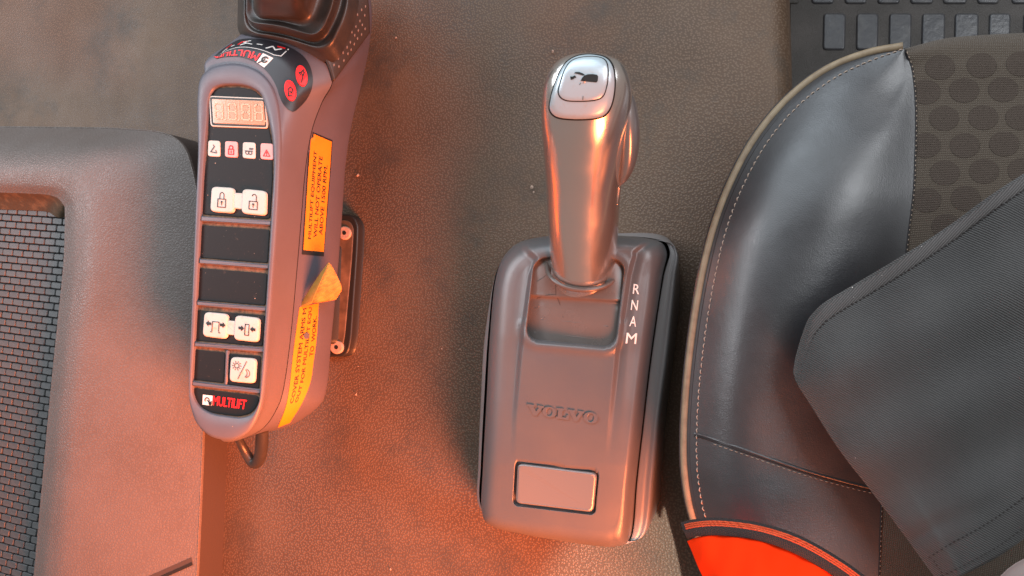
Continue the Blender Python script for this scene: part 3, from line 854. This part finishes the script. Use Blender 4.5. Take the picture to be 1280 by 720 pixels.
Ts = np.array([P(p[0], p[1], top_z(p)) for p in Tx])
K0, K1 = np.array([722, 380.0]), np.array([704, 600.0])
rows = []
for s in (0, .12, .3, .5, .7, .86, 1.0):     # rounded shoulder S -> T
    ang = s * math.pi / 2
    fx, fz = 1 - math.cos(ang), math.sin(ang)
    row = []
    for j in range(NR):
        q = Ss[j] * (1 - fx) + Ts[j] * fx; q = q.copy(); zt = top_z(Tx[j]); q[2] = Ss[j][2] + (zt - Ss[j][2]) * fz; row.append(q)
    rows.append(row)
NI = 130
for k in range(1, NI + 1):
    wgt = (k / NI)
    row = []
    for j in range(NR):
        p = Tx[j]; tt = np.clip(np.dot(p - K0, K1 - K0) / np.dot(K1 - K0, K1 - K0), 0, 1); c = K0 + (K1 - K0) * tt
        q = p * (1 - wgt) + c * wgt
        z = top_z(q); row.append(P(q[0], q[1], z))
    rows.append(row)
cover = link('cover', grid_mesh('cover', rows, True), M_cover, gs)
# lower skirt of the cover, dark joint, side panels of the base
J1 = Sw.copy(); J1[:, 2] -= .0015; cS = Sw.mean(0)
J0 = cS + (Sw - cS) * .985; J0[:, 2] = Sw[:, 2] - .0008
loft('joint', [Sw, J0, J1 + np.array([0, 0, -.002])], 200, 6, M_gap, gs, closed=True, by='index', across='lin')
U = [(s[0], s[1], s[2] - .0016) for s in S]
Ub = {2: (619, 345), 3: (610, 420), 4: (605, 500), 5: (601, 580), 6: (600, 628), 12: (790, 670), 13: (797, 600), 14: (805, 530), 15: (815, 445), 16: (829, 350), 17: (837, 313), 18: (816, 298)}
U = [(Ub[i][0], Ub[i][1], s[2] - .001) if i in Ub else s for i, s in enumerate(U)]
Wd = {2: (622, 345, .02), 3: (607, 420, .02), 4: (602, 500, .02), 5: (599, 580, .02), 6: (600, 632, .02), 7: (630, 648, .02), 8: (668, 655, .02), 9: (705, 661, .02), 10: (748, 668, .02), 11: (776, 675, .046), 12: (809, 663, .044), 13: (819, 590, .0455), 14: (826, 515, .0465), 15: (836, 440, .0475), 16: (845, 352, .0485), 17: (847, 316, .0485), 18: (826, 301, .048)}
Wl = [Wd.get(i, (s[0] + 8, s[1] + 6, .02)) for i, s in enumerate(S)]
V_ = [(w_[0] + (12 if i < 8 or i > 18 else -2), w_[1] - (0 if i in (14, 15, 16, 17) else 8), -.004) for i, w_ in enumerate(Wl)]
V_[12] = (818, 645, -.004); V_[13] = (828, 580, -.004); V_[14] = (834, 510, -.004); V_[15] = (843, 440, -.004); V_[16] = (850, 360, -.004)
mid_ = (PP(U) * .5 + PP(Wl) * .5 + np.array([0, 0, .0022]))
loft('base', [PP(U), PP(U) * .85 + PP(Wl) * .15 + np.array([0, 0, .001]), mid_, PP(Wl), PP(V_)], 240, 26, M_base, gs, closed=True, by='index')
cov_b = bvh_of(cover)
# gate sheet the lever slides in
GS = [(318, .0815), (346, .0828), (367, .0828), (372, .0826), (376.5, .0805), (386, .0803), (398, .0800), (413, .0790), (433, .0768)]
gate = loft('gate_sheet', [PP([(655, v - 4, z - .0068), (672, v - 2.8, z - .0036), (690, v - 1.5, z - .0012), (725, v + .5, z), (760, v + 2.5, z - .0012), (776, v + 3.4, z - .0036), (790, v + 4, z - .0068)]) for v, z in GS], 30, 60, M_boot, gs)
gate_b = bvh_of(gate)
for q, wd, m in (([(676, 398), (715, 403), (760, 408)], .00035, M_boot), ([(668, 415), (710, 420), (745, 424)], .0003, M_boot)):
    tube('gate_ridge', [onto(gate_b, *p, -.0001) for p in q], wd, m, gs, n=6, m=14)
for q in ([(671, 373), (683, 369), (695, 368)], [(695, 368), (700, 381), (704, 397)], [(671, 352), (680, 346), (692, 335)], [(690, 342), (694, 356), (695, 368)]):
    tube('scratch', [onto(gate_b, *p, .0000) for p in q], .00014, M_gap, gs, n=4, m=10)
for cx, cy, rr in ((670, 381, 4), (678, 397, 2.4)):
    tube('scratch', [onto(gate_b, cx + rr * math.cos(a), cy + rr * 1.1 * math.sin(a), 0) for a in np.linspace(-.5, 2.6, 8)], .0002, M_cover, gs, n=4, m=12)
# rectangular key at the front
bk = plate('release_key', [(646.8, 579.4), (745.8, 591.9), (741.0, 640.7), (644.2, 629.0)], .0, .0035, M_key, gs, bev=.0010, r=7)
for vtx in bk.data.vertices:                 # seat it on the sloping cover
    dd = RCW.T @ (np.array(vtx.co) - CAMP); u = 640 + F * dd[0] / -dd[2]; v = 360 - F * dd[1] / -dd[2]
    zz = np.interp(v, [300, 420, 500, 580, 640, 690], [.0845, .0835, .0815, .0785, .0745, .071]) + .0009 + crown(u, v)
    q = P(u, v, zz + vtx.co.z); vtx.co = q
# embossed maker's name
def serifV(x0, x1):
    w_ = x1 - x0; f = lambda a, b: (x0 + w_ * a, b)
    return polyset([f(0, .02), f(.42, .02), f(.42, .16), f(.34, .16), f(.56, .66), f(.74, .16), f(.64, .16), f(.64, .02), f(1.0, .02), f(1.0, .16), f(.92, .16), f(.60, 1), f(.42, 1), f(.08, .16), f(0, .16)])


def serifL(x0, x1):
    w_ = x1 - x0; f = lambda a, b: (x0 + w_ * a, b)
    return polyset([f(0, .02), f(.56, .02), f(.56, .16), f(.44, .16), f(.44, .84), f(.80, .84), f(.86, .58), f(1, .58), f(1, .98), f(0, .98), f(0, .84), f(.12, .84), f(.12, .16), f(0, .16)])


def serifO(x0, x1):
    vs, fs = [], []; w_ = x1 - x0; n = 20
    for i in range(n):
        a = 2 * math.pi * i / n
        vs.append((x0 + w_ * (.5 + .5 * math.cos(a)), .5 + .5 * math.sin(a))); vs.append((x0 + w_ * (.5 + .22 * math.cos(a)), .5 + .38 * math.sin(a)))
    for i in range(n):
        k = (i + 1) % n; fs.append((2 * i, 2 * k, 2 * k + 1, 2 * i + 1))
    return vs, fs


vq = [(660, 505), (748, 516.5), (746.5, 530), (659, 517.5)]
for nm, ps in (('V', serifV(0, .23)), ('O', serifO(.22, .41)), ('L', serifL(.42, .59)), ('V', serifV(.58, .80)), ('O', serifO(.80, 1.0))):
    vs, fs = ps
    top = [onto(cov_b, *bil(vq, x, y), .00085) for x, y in vs]; bot = [onto(cov_b, *bil(vq, x, y), -.0006) for x, y in vs]
    nn = len(vs); F2 = [tuple(f) for f in fs]
    if len(fs) == 1:
        l = fs[0]; F2 += [(l[i], l[(i + 1) % len(l)], l[(i + 1) % len(l)] + nn, l[i] + nn) for i in range(len(l))]
    else:
        m2 = nn // 2
        for i in range(m2):
            k = (i + 1) % m2; F2 += [(2 * i, 2 * k, 2 * k + nn, 2 * i + nn), (2 * i + 1, 2 * k + 1, 2 * k + 1 + nn, 2 * i + 1 + nn)]
    o = link('emblem_letter', mesh('emblem_letter', top + bot, F2), M_cover, gs, smooth=False)
    b = o.modifiers.new('bevel', 'BEVEL'); b.width = .00022; b.segments = 2; b.limit_method = 'ANGLE'
for ch, cx, cy, sz in (('R', 795.3, 361, 6), ('N', 793, 381, 6.2), ('A', 791.2, 401.2, 6.4), ('M', 789, 422.5, 6.6)):
    hw = sz * (.62 if ch != 'M' else .95)
    decal('gear_letter', text2d(ch, .012), [(cx - hw + .8, cy - sz), (cx + hw + .8, cy - sz + .7), (cx + hw - .6, cy + sz + .7), (cx - hw - .6, cy + sz)], cov_b, .0004, M_white, gs)

# lever
ST = [(726, 356, .072, 39, .9), (726.5, 346, .078, 40, .92), (727, 330, .086, 41.5, .95), (727, 290, .106, 44.5, .95), (727.5, 240, .129, 47.5, .92), (728.5, 195, .149, 52, .88), (730, 155, .166, 56, .82), (732, 125, .177, 56.5, .74), (733.5, 104, .1835, 53, .66), (735, 88, .188, 45, .58), (736.5, 77, .190, 33, .5), (737.5, 70, .190, 14, .5), (738, 68.5, .1895, 2, .5)]
cen = cr(np.array([P(a, b, c) for a, b, c, _, _ in ST]), 80, False, 'index')
hw = cr(np.array([[h * pxm(a, b, c), k, 0] for a, b, c, h, k in ST]), 80, False, 'index')
rows = []
ax = cen[40] - cen[6]; ax /= np.linalg.norm(ax)
xv = np.array([1.0, .02, 0]); xv -= ax * np.dot(xv, ax); xv /= np.linalg.norm(xv); nv = np.cross(xv, ax)
if nv[2] < 0: nv = -nv
for i in range(80):
    rx, ry = hw[i][0], hw[i][0] * hw[i][1]
    row = []
    for q in np.linspace(0, 2 * math.pi, 64, endpoint=False):
        c, s = math.cos(q), math.sin(q); e = 1.0 - .16 * sstep(40, 62, i)
        row.append(cen[i] + xv * rx * math.copysign(abs(c) ** e, c) + nv * ry * math.copysign(abs(s) ** e, s) - nv * ry * .3)
    rows.append(row)
lever = thing('lever', (0, 0, 0), 'x', 'x'); del lever['label'], lever['category']; lever.parent = gs
lev = link('grip', grid_mesh('grip', rows, True, True, True), M_grey, lever)
lvb = bvh_of(lev)


def pad(name, out, off, m, par, edge=.0012, rr=8):
    o = cr(np.array(out, float), 72, True)
    c = o.mean(0)
    rows = [[onto(lvb, *(c + (p - c) * 1.01), -.0015) for p in o]]
    for s, of in ((1, off - edge * .5), (.975, off), (.8, off), (.6, off), (.4, off), (.2, off), (.02, off)):
        rows.append([onto(lvb, *(c + (p - c) * s), of) for p in o])
    return link(name, grid_mesh(name, rows, True, False, True), m, par)


pad_px = [(688.5, 136), (690, 122), (694, 107), (701, 90), (710, 78), (724, 71), (742, 70), (757, 74), (765, 84), (767.5, 100), (766, 120), (761, 136), (752, 145), (735, 148), (712, 148), (696, 145)]
cpx = np.mean(np.array(pad_px, float), 0)
pad('pad_gap', [tuple(cpx + (np.array(p) - cpx) * 1.06) for p in pad_px], .0004, M_gap, lever, .0004)
pd = pad('thumb_pad', pad_px, .0014, M_silver, lever)
btn_px = [(700.5, 116), (703, 102), (708, 88), (716, 78.5), (730, 74.5), (746, 74.5), (756, 79), (759, 90), (757.5, 106), (753, 119), (744, 124), (725, 125.5), (708, 124)]
cb2 = np.mean(np.array(btn_px, float), 0)
pad('button_gap', [tuple(cb2 + (np.array(p) - cb2) * 1.05) for p in btn_px], .0017, M_gap, lever, .0002)
bt = pad('thumb_button', btn_px, .0021, M_silver, lever, .0004)
bb = bvh_of(bt)


def px_decal(name, loops, m, par, bv, off=.0003):
    vs, fs = polyset(*loops)
    return link(name, mesh(name, [onto(bv, u, v, off) for u, v in vs], fs), m, par, smooth=False)


px_decal('boot_symbol', [[(726, 101), (727.5, 97.5), (730.5, 94.5), (735, 93), (741, 92.8), (746.5, 93.6), (747.6, 95.5), (747.2, 101), (745.6, 103), (740, 102.4), (733, 101.8)], [(717.5, 91.5), (720, 90), (724, 90.2), (728.5, 91.8), (731.2, 93.6), (728.6, 94.4), (724, 93), (720, 92)], [(713, 95.6), (715.6, 95.9), (719, 94.2), (720.4, 96.8), (717.2, 98), (717.4, 98.6), (713.6, 100)]], M_ink, bt, bb)
px_decal('scratch', [[(728.6, 120), (729.4, 120), (729, 125), (728.2, 125)], [(725.6, 103.6), (726.4, 104), (724.6, 106.4), (724, 106)]], M_inkgrey, bt, bb)
# paddle on the lever's right flank
pc = [(777, 112, .170), (784, 124, .167), (787, 150, .160), (787, 180, .150), (784, 208, .140), (778, 226, .133), (772, 235, .129)]
tr = [.0010, .0034, .0042, .0042, .0038, .003, .001]
pcw = cr(PP(pc), 40); rows = []
for i, c0 in enumerate(pcw):
    k = math.sin(math.pi * min(max((i + .3) / 39.6, 0), 1)) ** .55
    rows.append([c0 + xv * (.0058 * k * math.cos(q)) + nv * (.0100 * k * math.sin(q) - .003) for q in np.linspace(0, 2 * math.pi, 20, endpoint=False)])
link('paddle', grid_mesh('paddle', rows, True, True, True), M_trig, lever)
tube('paddle_edge', PP([(770, 226, .134), (773, 234, .1295), (772.5, 245, .125), (771.5, 256, .120)]), [.001, .0014, .0012, .0006], M_grey, lever, n=8)
# dusty collar where the lever leaves the sheet
collar = cr(np.array([cen[9] + xv * hw[9][0] * 1.12 * math.cos(q) + nv * (hw[9][0] * .95 * 1.1 * math.sin(q) - hw[9][0] * .28) for q in np.linspace(0, 2 * math.pi, 24, endpoint=False)]), 60, True)
tube('collar', collar, .0016, M_boot, gs, n=8, m=60, closed=True)

# ------------------------------------------------------------------ seat
st = thing('driver_seat', (0, 0, 0), 'black leather seat cushion with tan piping and dotted brown fabric centre', 'seat')
S0 = [(1128, 57.5, .106), (1080, 63.5, .101), (1030, 82, .098), (985, 115, .096), (945, 160, .095), (915, 210, .094), (890, 270, .093), (872, 340, .092), (859, 420, .091), (851, 500, .091), (849, 570, .091), (854, 620, .091), (864, 660, .091), (883, 730, .091), (898, 790, .091), (940, 1000, 0.091)]
S1 = [(1129, 60, 0.108), (1085, 74, 0.1065), (1040, 95, 0.107), (997, 127, 0.106), (959, 170, 0.105), (930, 219, 0.104), (906, 277, 0.103), (889, 345, 0.102), (876, 422, 0.101), (868, 500, 0.101), (866, 570, 0.101), (871, 620, 0.101), (881, 660, 0.101), (900, 730, 0.101), (915, 790, 0.101), (957, 1000, 0.101)]
S2 = [(1130, 61, 0.1085), (1102, 92, 0.1095), (1068, 117, 0.113), (1032, 150, 0.1165), (1000, 190, 0.12), (974, 238, 0.1215), (953, 292, 0.122), (938, 352, 0.1215), (927, 430, 0.1205), (921, 500, 0.1195), (920, 570, 0.1185), (925, 620, 0.1175), (934, 660, 0.1165), (950, 730, 0.1155), (962, 790, 0.1155), (1000, 1000, 0.1155)]
S3 = [(1131, 62, 0.108), (1124, 104, 0.1085), (1110, 138, 0.1135), (1092, 172, 0.1195), (1070, 212, 0.1245), (1048, 258, 0.1275), (1030, 310, 0.126), (1015, 365, 0.1235), (1003, 430, 0.119), (996, 500, 0.116), (995, 570, 0.114), (998, 620, 0.113), (1003, 660, 0.112), (1015, 730, 0.112), (1022, 790, 0.112), (1050, 1000, 0.112)]
S4 = [(1132, 63, 0.107), (1140, 84, 0.1065), (1144, 118, 0.107), (1145, 155, 0.109), (1144, 195, 0.11), (1142, 240, 0.1105), (1136, 290, 0.109), (1130, 345, 0.106), (1122, 420, 0.103), (1114, 500, 0.101), (1107, 570, 0.1), (1103, 620, 0.1), (1101, 660, 0.1), (1099, 730, 0.1), (1098, 790, 0.1), (1096, 1000, 0.1)]
bol = loft('bolster', [PP(S0), PP(S1), PP(S2), PP(S3), PP(S4)], 160, 60, M_leather, st, by='index')
S0w = PP(S0); d1 = S0w.copy(); d1[:, 2] -= .035; d1[:, 0] += .004; d2 = d1.copy(); d2[:, 2] -= .06; d2[:, 0] += .03
loft('side_skirt', [S0w, d1, d2], 120, 14, M_skirt, st, by='index')
pipe_c = PP(S0) * .62 + PP(S1) * .38; pipe_c[:, 2] += .0012
tube('piping', pipe_c, .0024, M_piping, st, n=10, m=160)
tube('piping_groove', PP(S0) * .15 + PP(S1) * .85 + np.array([0, 0, -.0008]), .0010, M_seam, st, n=6, m=160)
bolb = bvh_of(bol)
S4w = PP(S4)
fr = [PP([(1131, 62, .062), (1180, 50, .06), (1230, 45, .06), (1310, 41, .06)]), PP([(1132, 62.5, .105), (1180, 50.5, .103), (1230, 46, .103), (1310, 42, .103)])]
fab_rows = [fr[0], fr[1]]
for i in range(1, 16):
    u, v, z = S4[i]
    zz = .003 if i < 8 else .0
    fab_rows.append(PP([(u, v, z), (u + 45, v + (-6 if i == 1 else 0), z + .003), (u + 100, v + (-9 if i == 1 else 0), z + .005), (u + 190, v + (-12 if i == 1 else 0), z + .006)]))
fab = loft('centre_panel', fab_rows, 50, 120, M_fabric, st)
fabb = bvh_of(fab)
for (a, b) in ((1157, 115), (1205, 113), (1254, 112), (1180, 148), (1229, 147), (1275, 147), (1157, 182), (1206, 182), (1255, 180), (1181, 216), (1230, 214), (1278, 213), (1158, 250), (1207, 248), (1175, 84), (1227, 82), (1276, 80), (1183, 283)):
    q = np.linspace(0, 2 * math.pi, 28, endpoint=False)
    seam_u = np.interp(b, [84, 118, 155, 195, 240, 290], [1141, 1145, 1146, 1145, 1143, 1137])
    rx, ry = 18.5, 15.5
    ring = lambda s: [onto(fabb, max(a + s * rx * math.cos(t), seam_u + 1), b + s * ry * math.sin(t), .00025) for t in q]
    link('fabric_dot', grid_mesh('fabric_dot', [ring(1), ring(.66), ring(.33), ring(.02)], True), M_dot, st)


def stitches(name, path, bv, step, frac, rad, m, par, off=.0004, jit=0.0):
    c = cr(np.array(path, float), 1200); seg = np.concatenate([[0], np.cumsum(np.linalg.norm(c[1:] - c[:-1], axis=1))])
    vs, fs = [], []
    s = 2.0
    while s < seg[-1] - step:
        pts = []
        for k in range(4):
            q = s + step * frac * k / 3
            u = np.interp(q, seg, c[:, 0]); v = np.interp(q, seg, c[:, 1])
            pts.append(onto(bv, u + random.uniform(-jit, jit), v, off * (1.3 if k in (1, 2) else -.4)))
        pts = np.array(pts)
        k0 = len(vs)
        for k in range(4):
            t_ = pts[min(k + 1, 3)] - pts[max(k - 1, 0)]; t_ /= np.linalg.norm(t_) + 1e-12
            a = np.cross(t_, [0, 0, 1.0]); a /= np.linalg.norm(a) + 1e-12; b_ = np.cross(a, t_)
            r_ = rad * (1 if k in (1, 2) else .5)
            for an in range(5): vs.append(pts[k] + r_ * (a * math.cos(an * 1.2566) + b_ * math.sin(an * 1.2566)))
        for k in range(3):
            for an in range(5):
                fs.append((k0 + k * 5 + an, k0 + k * 5 + (an + 1) % 5, k0 + k * 5 + 5 + (an + 1) % 5, k0 + k * 5 + 5 + an))
        s += step
    return link(name, mesh(name, vs, fs), m, par, kind='stuff')


S1s = [(p[0] * .93 + q[0] * .07 + 1.5, p[1] * .93 + q[1] * .07 + 1.0) for p, q in zip(S1, S2)]
stitches('stitching', S1s, bolb, 8.2, .72, .00040, M_thread, st, .0004, .45)
stitches('seam_stitching', [(p[0] + .6, p[1]) for p in S4], bvh_of(bol, fab), 6.2, .45, .0003, M_threadw, st)
seam = [(868, 545), (876, 546.5), (890, 551), (925, 563), (965, 577), (1010, 592), (1060, 606), (1102, 616)]
tube('cross_seam', [onto(bolb, *p, .0001) for p in seam], .0006, M_seam, st, n=6, m=60)
stitches('cross_stitching', [(a, b + 3.2) for a, b in seam[2:]], bolb, 7, .6, .00028, M_threadw, st)
tube('seam_fold', [onto(bolb, a, b - 2.6, -.0006) for a, b in seam], .0012, M_leather, st, n=8, m=60)
tube('centre_seam', PP(S4) + np.array([0, 0, .0001]), .0006, M_seam, st, n=6, m=120)

# ------------------------------------------------------------------ charcoal cloth flap over the seat
cl = thing('cloth_flap', (0, 0, 0), 'charcoal grey twill cloth flap with stitched hem lying over the seat', 'cloth')
E_top = cr(np.array([(994, 466), (998, 443), (1010, 405), (1020, 390), (1036, 376), (1080, 350), (1130, 320), (1190, 281), (1250, 238), (1340, 180)], float), 200)
E_bot = cr(np.array([(1176, 728), (1200, 719), (1250, 692), (1300, 655), (1345, 615)], float), 200)
E_lef = cr(np.array([(994, 466), (999, 480), (1015, 505), (1050, 560), (1090, 612), (1130, 665), (1176, 728)], float), 200)
E_rig = cr(np.array([(1340, 180), (1343, 400), (1345, 615)], float), 200)


def smp(c, t): return c[int(min(max(t, 0), 1) * 199)]


def ipl(c, t):
    f = min(max(t, 0), 1) * 199; i = min(int(f), 198); return c[i] * (1 - f + i) + c[i + 1] * (f - i)


def cloth_px(s, t):
    a, b, c, d_ = E_top[0], E_top[-1], E_bot[-1], E_bot[0]
    return (1 - t) * ipl(E_top, s) + t * ipl(E_bot, s) + (1 - s) * ipl(E_lef, t) + s * ipl(E_rig, t) - ((1 - s) * (1 - t) * a + s * (1 - t) * b + s * t * c + (1 - s) * t * d_)


def cloth_z(s, t, p):
    z = .146 + .022 * s + .006 * math.sin(3 * s + 2 * t) - .004 * math.cos(6 * t + 1.5)
    z -= .007 * math.exp(-s / .05) + .005 * math.exp(-t / .04) * (1 - s * .5) + .006 * math.exp(-(1 - t) / .08)
    z += .0040 * math.sin(p[0] * .035 + p[1] * .02) * math.sin(p[1] * .03 - p[0] * .012)
    # soft creases by the lower corner
    z -= .0028 * math.exp(-((t - .80 - .10 * s) / .035) ** 2) * math.exp(-(s / .45) ** 2)
    z += .0016 * math.exp(-((s - .13) / .03) ** 2) * t
    return z


def cloth_pt(s, t, off=0):
    p = cloth_px(s, t); return P(p[0], p[1], cloth_z(s, t, p) + off)


rows = [[cloth_pt(s, t) for s in np.linspace(0, 1, 110)] for t in np.linspace(0, 1, 110)]
fl = link('panel', grid_mesh('panel', rows), M_twill, cl)
mo = fl.modifiers.new('thick', 'SOLIDIFY'); mo.thickness = .0012; mo.offset = -1


def hem(name, fn, n, m):
    rows = [[fn(x, y) for x in np.linspace(0, 1, n)] for y in (0, .06, .2, .4, .6, .8, .94, 1)]
    return link(name, grid_mesh(name, rows), m, cl)


prof = lambda y: .0020 * math.sin(math.pi * min(max(y * .94 + .03, 0), 1)) ** .4 + .0001
hem('hem', lambda x, y: cloth_pt(x, y * .058 * (1 - .25 * x), prof(y)), 160, M_twillhem)
hem('hem', lambda x, y: cloth_pt(y * .052, .03 + x * .97, prof(y) * .55), 120, M_twill)
hem('hem', lambda x, y: cloth_pt(x, 1 - y * .115, prof(y) * .9), 120, M_twill)
clb = bvh_of(fl, *[o for o in cl.children if o.name.startswith('hem')])
stitches('hem_stitching', [cloth_px(s, .054 * (1 - .25 * s)) for s in np.linspace(.02, 1, 60)], clb, 5.5, .6, .00042, M_tstitch, cl, .0002, .5)
stitches('hem_stitching', [cloth_px(.05, t) for t in np.linspace(.03, 1, 60)], clb, 5.5, .6, .00022, M_tstitch, cl, .0002, .5)
stitches('hem_stitching', [cloth_px(s, .893) for s in np.linspace(.02, 1, 60)], clb, 6, .6, .00042, M_tstitch, cl, .0002, .4)
stitches('hem_stitching', [cloth_px(s, .975) for s in np.linspace(.02, 1, 60)], clb, 6, .5, .00025, M_tstitch, cl, .0002, .4)
# lint
vs, fs = [], []
def lint_dot(u, v, s):
    k = len(vs)
    for q in np.linspace(0, 2 * math.pi, 6, endpoint=False): vs.append(onto(clb, u + s * math.cos(q) * random.uniform(.7, 1.2), v + s * math.sin(q), .0005))
    fs.append(tuple(range(k, k + 6)))
for i in range(46): lint_dot(random.uniform(1010, 1278), random.uniform(300, 620), random.choice([.35, .4, .5, .6]))
for u, v, s in ((1065.5, 436.5, 3.0), (1108, 486, 1.1), (1248, 315, 1.2), (1246, 263, 1.0), (1244, 598, .9)): lint_dot(u, v, s)
link('lint', mesh('lint', vs, fs), M_lint, cl, smooth=False, kind='stuff')
for q in ([(1212, 337), (1219, 341), (1221, 347), (1230, 348)], [(1240, 336), (1247, 341), (1252, 346), (1255, 356)], [(1253, 374), (1262, 376), (1269, 380)], [(1216, 292), (1222, 294), (1220, 299)]):
    tube('lint_thread', [onto(clb, *p, .0005) for p in q], .00025, M_lint, cl, n=4, m=14)

# ------------------------------------------------------------------ orange garment
og = thing('orange_garment', (0, 0, 0), 'fluorescent orange garment edged with a black ribbed band', 'clothing')
bt0 = [(851, 654), (870, 650), (900, 648.5), (950, 655), (1000, 671), (1050, 699), (1088, 727), (1120, 760)]
bt1 = [(859, 673), (874, 670), (900, 669), (945, 674.5), (990, 690), (1032, 713), (1062, 736), (1090, 766)]
zb_ = lambda i, b: [.128, .136, .141, .145, .147, .147, .145, .142][i] + b
B0 = PP([(a, b, zb_(i, 0)) for i, (a, b) in enumerate(bt0)]); B1 = PP([(a, b, zb_(i, .004)) for i, (a, b) in enumerate(bt1)])
Bm = (B0 + B1) / 2 + np.array([0, 0, .0018])
bo = loft('band', [B0 + np.array([0, 0, -.003]), B0, Bm, B1, B1 + np.array([0, 0, -.002])], 140, 24, M_band, og, by='index')
for f_, r_ in ((.14, .00055), (.26, .0006), (.38, .00055)):
    c = B0 * (1 - f_) + B1 * f_; c[:, 2] += .0012 + .0006 * f_
    tube('rib', cr(c, 40)[1:33], r_, M_rib, og, n=6, m=130)
O1 = PP([(860.5, 676, .128), (876, 671, .137), (900, 669.5, .142), (945, 675, .1455), (990, 690.5, .1475), (1032, 713.5, .1475), (1062, 736.5, .1455), (1090, 767, .1425)])
O2 = PP([(870, 697, .134), (888, 692, .145), (915, 692, .151), (955, 700, .155), (992, 715, .155), (1025, 735, .153), (1050, 755, .150), (1075, 785, .146)])
O3 = PP([(881, 722, .138), (900, 722, .152), (928, 724, .160), (960, 734, .164), (990, 748, .163), (1015, 765, .160), (1035, 782, .155), (1055, 810, .15)])
O4 = PP([(903, 775, .145), (920, 778, .160), (945, 782, .172), (970, 792, .176), (990, 805, .174), (1008, 820, .17), (1020, 835, .162), (1040, 850, .155)])
op = loft('panel', [O1, O2, O3, O4], 140, 50, M_orange, og, by='index')
for vtx in op.data.vertices:
    x, y = vtx.co.x, vtx.co.y
    vtx.co.z += .0012 * math.sin(190 * x + 60 * y) * math.sin(70 * y + 1) + .0008 * math.sin(420 * x - 130 * y)
mo = op.modifiers.new('thick', 'SOLIDIFY'); mo.thickness = .001; mo.offset = -1

# ------------------------------------------------------------------ pale rounded form at the lower right corner, most likely skin
c = P(1338, 784, .163); R0 = 92 * pxm(1338, 784, .163)
rows = []
for i in range(16):
    a = i / 15 * math.pi / 2
    rows.append([c + np.array([R0 * math.cos(a) * math.cos(q) * 1.0, R0 * math.cos(a) * math.sin(q),   .012 * math.sin(a)]) for q in np.linspace(0, 2 * math.pi, 48, endpoint=False)])
o = link('pale_form', grid_mesh('pale_form', rows, True, True), M_pale)
o['label'] = 'smooth pale pinkish rounded shape over the corner of the charcoal cloth'; o['category'] = 'rounded form'

# ------------------------------------------------------------------ crumbs on the floor
vs, fs = [], []
def crumb(u, v, s):
    c = P(u, v, 0.0002); k = len(vs); r = s * .00055
    for q in range(6): vs.append(c + np.array([r * math.cos(q * 1.047) * random.uniform(.6, 1.2), r * math.sin(q * 1.047) * random.uniform(.6, 1.2), 0]))
    vs.append(c + np.array([0, 0, r * .7])); fs.extend([(k + q, k + (q + 1) % 6, k + 6) for q in range(6)])
for u, v, s in ((447, 219, 3), (665, 234, 3.2), (495, 47, 2.5), (691, 64, 2.6), (445, 493, 2.3), (488, 712, 2), (552, 436, 1.6), (667, 240, 2)): crumb(u, v, s)
for i in range(30): crumb(random.uniform(300, 660), random.uniform(0, 720), random.uniform(.5, 1.0))
for i in range(14): crumb(random.uniform(0, 300), random.uniform(0, 150), random.uniform(.5, 1.0))
o = link('crumbs', mesh('crumbs', vs, fs), M_crumb, smooth=False, kind='stuff')
o['label'] = 'tiny pale crumbs scattered on the vinyl floor'; o['category'] = 'crumbs'
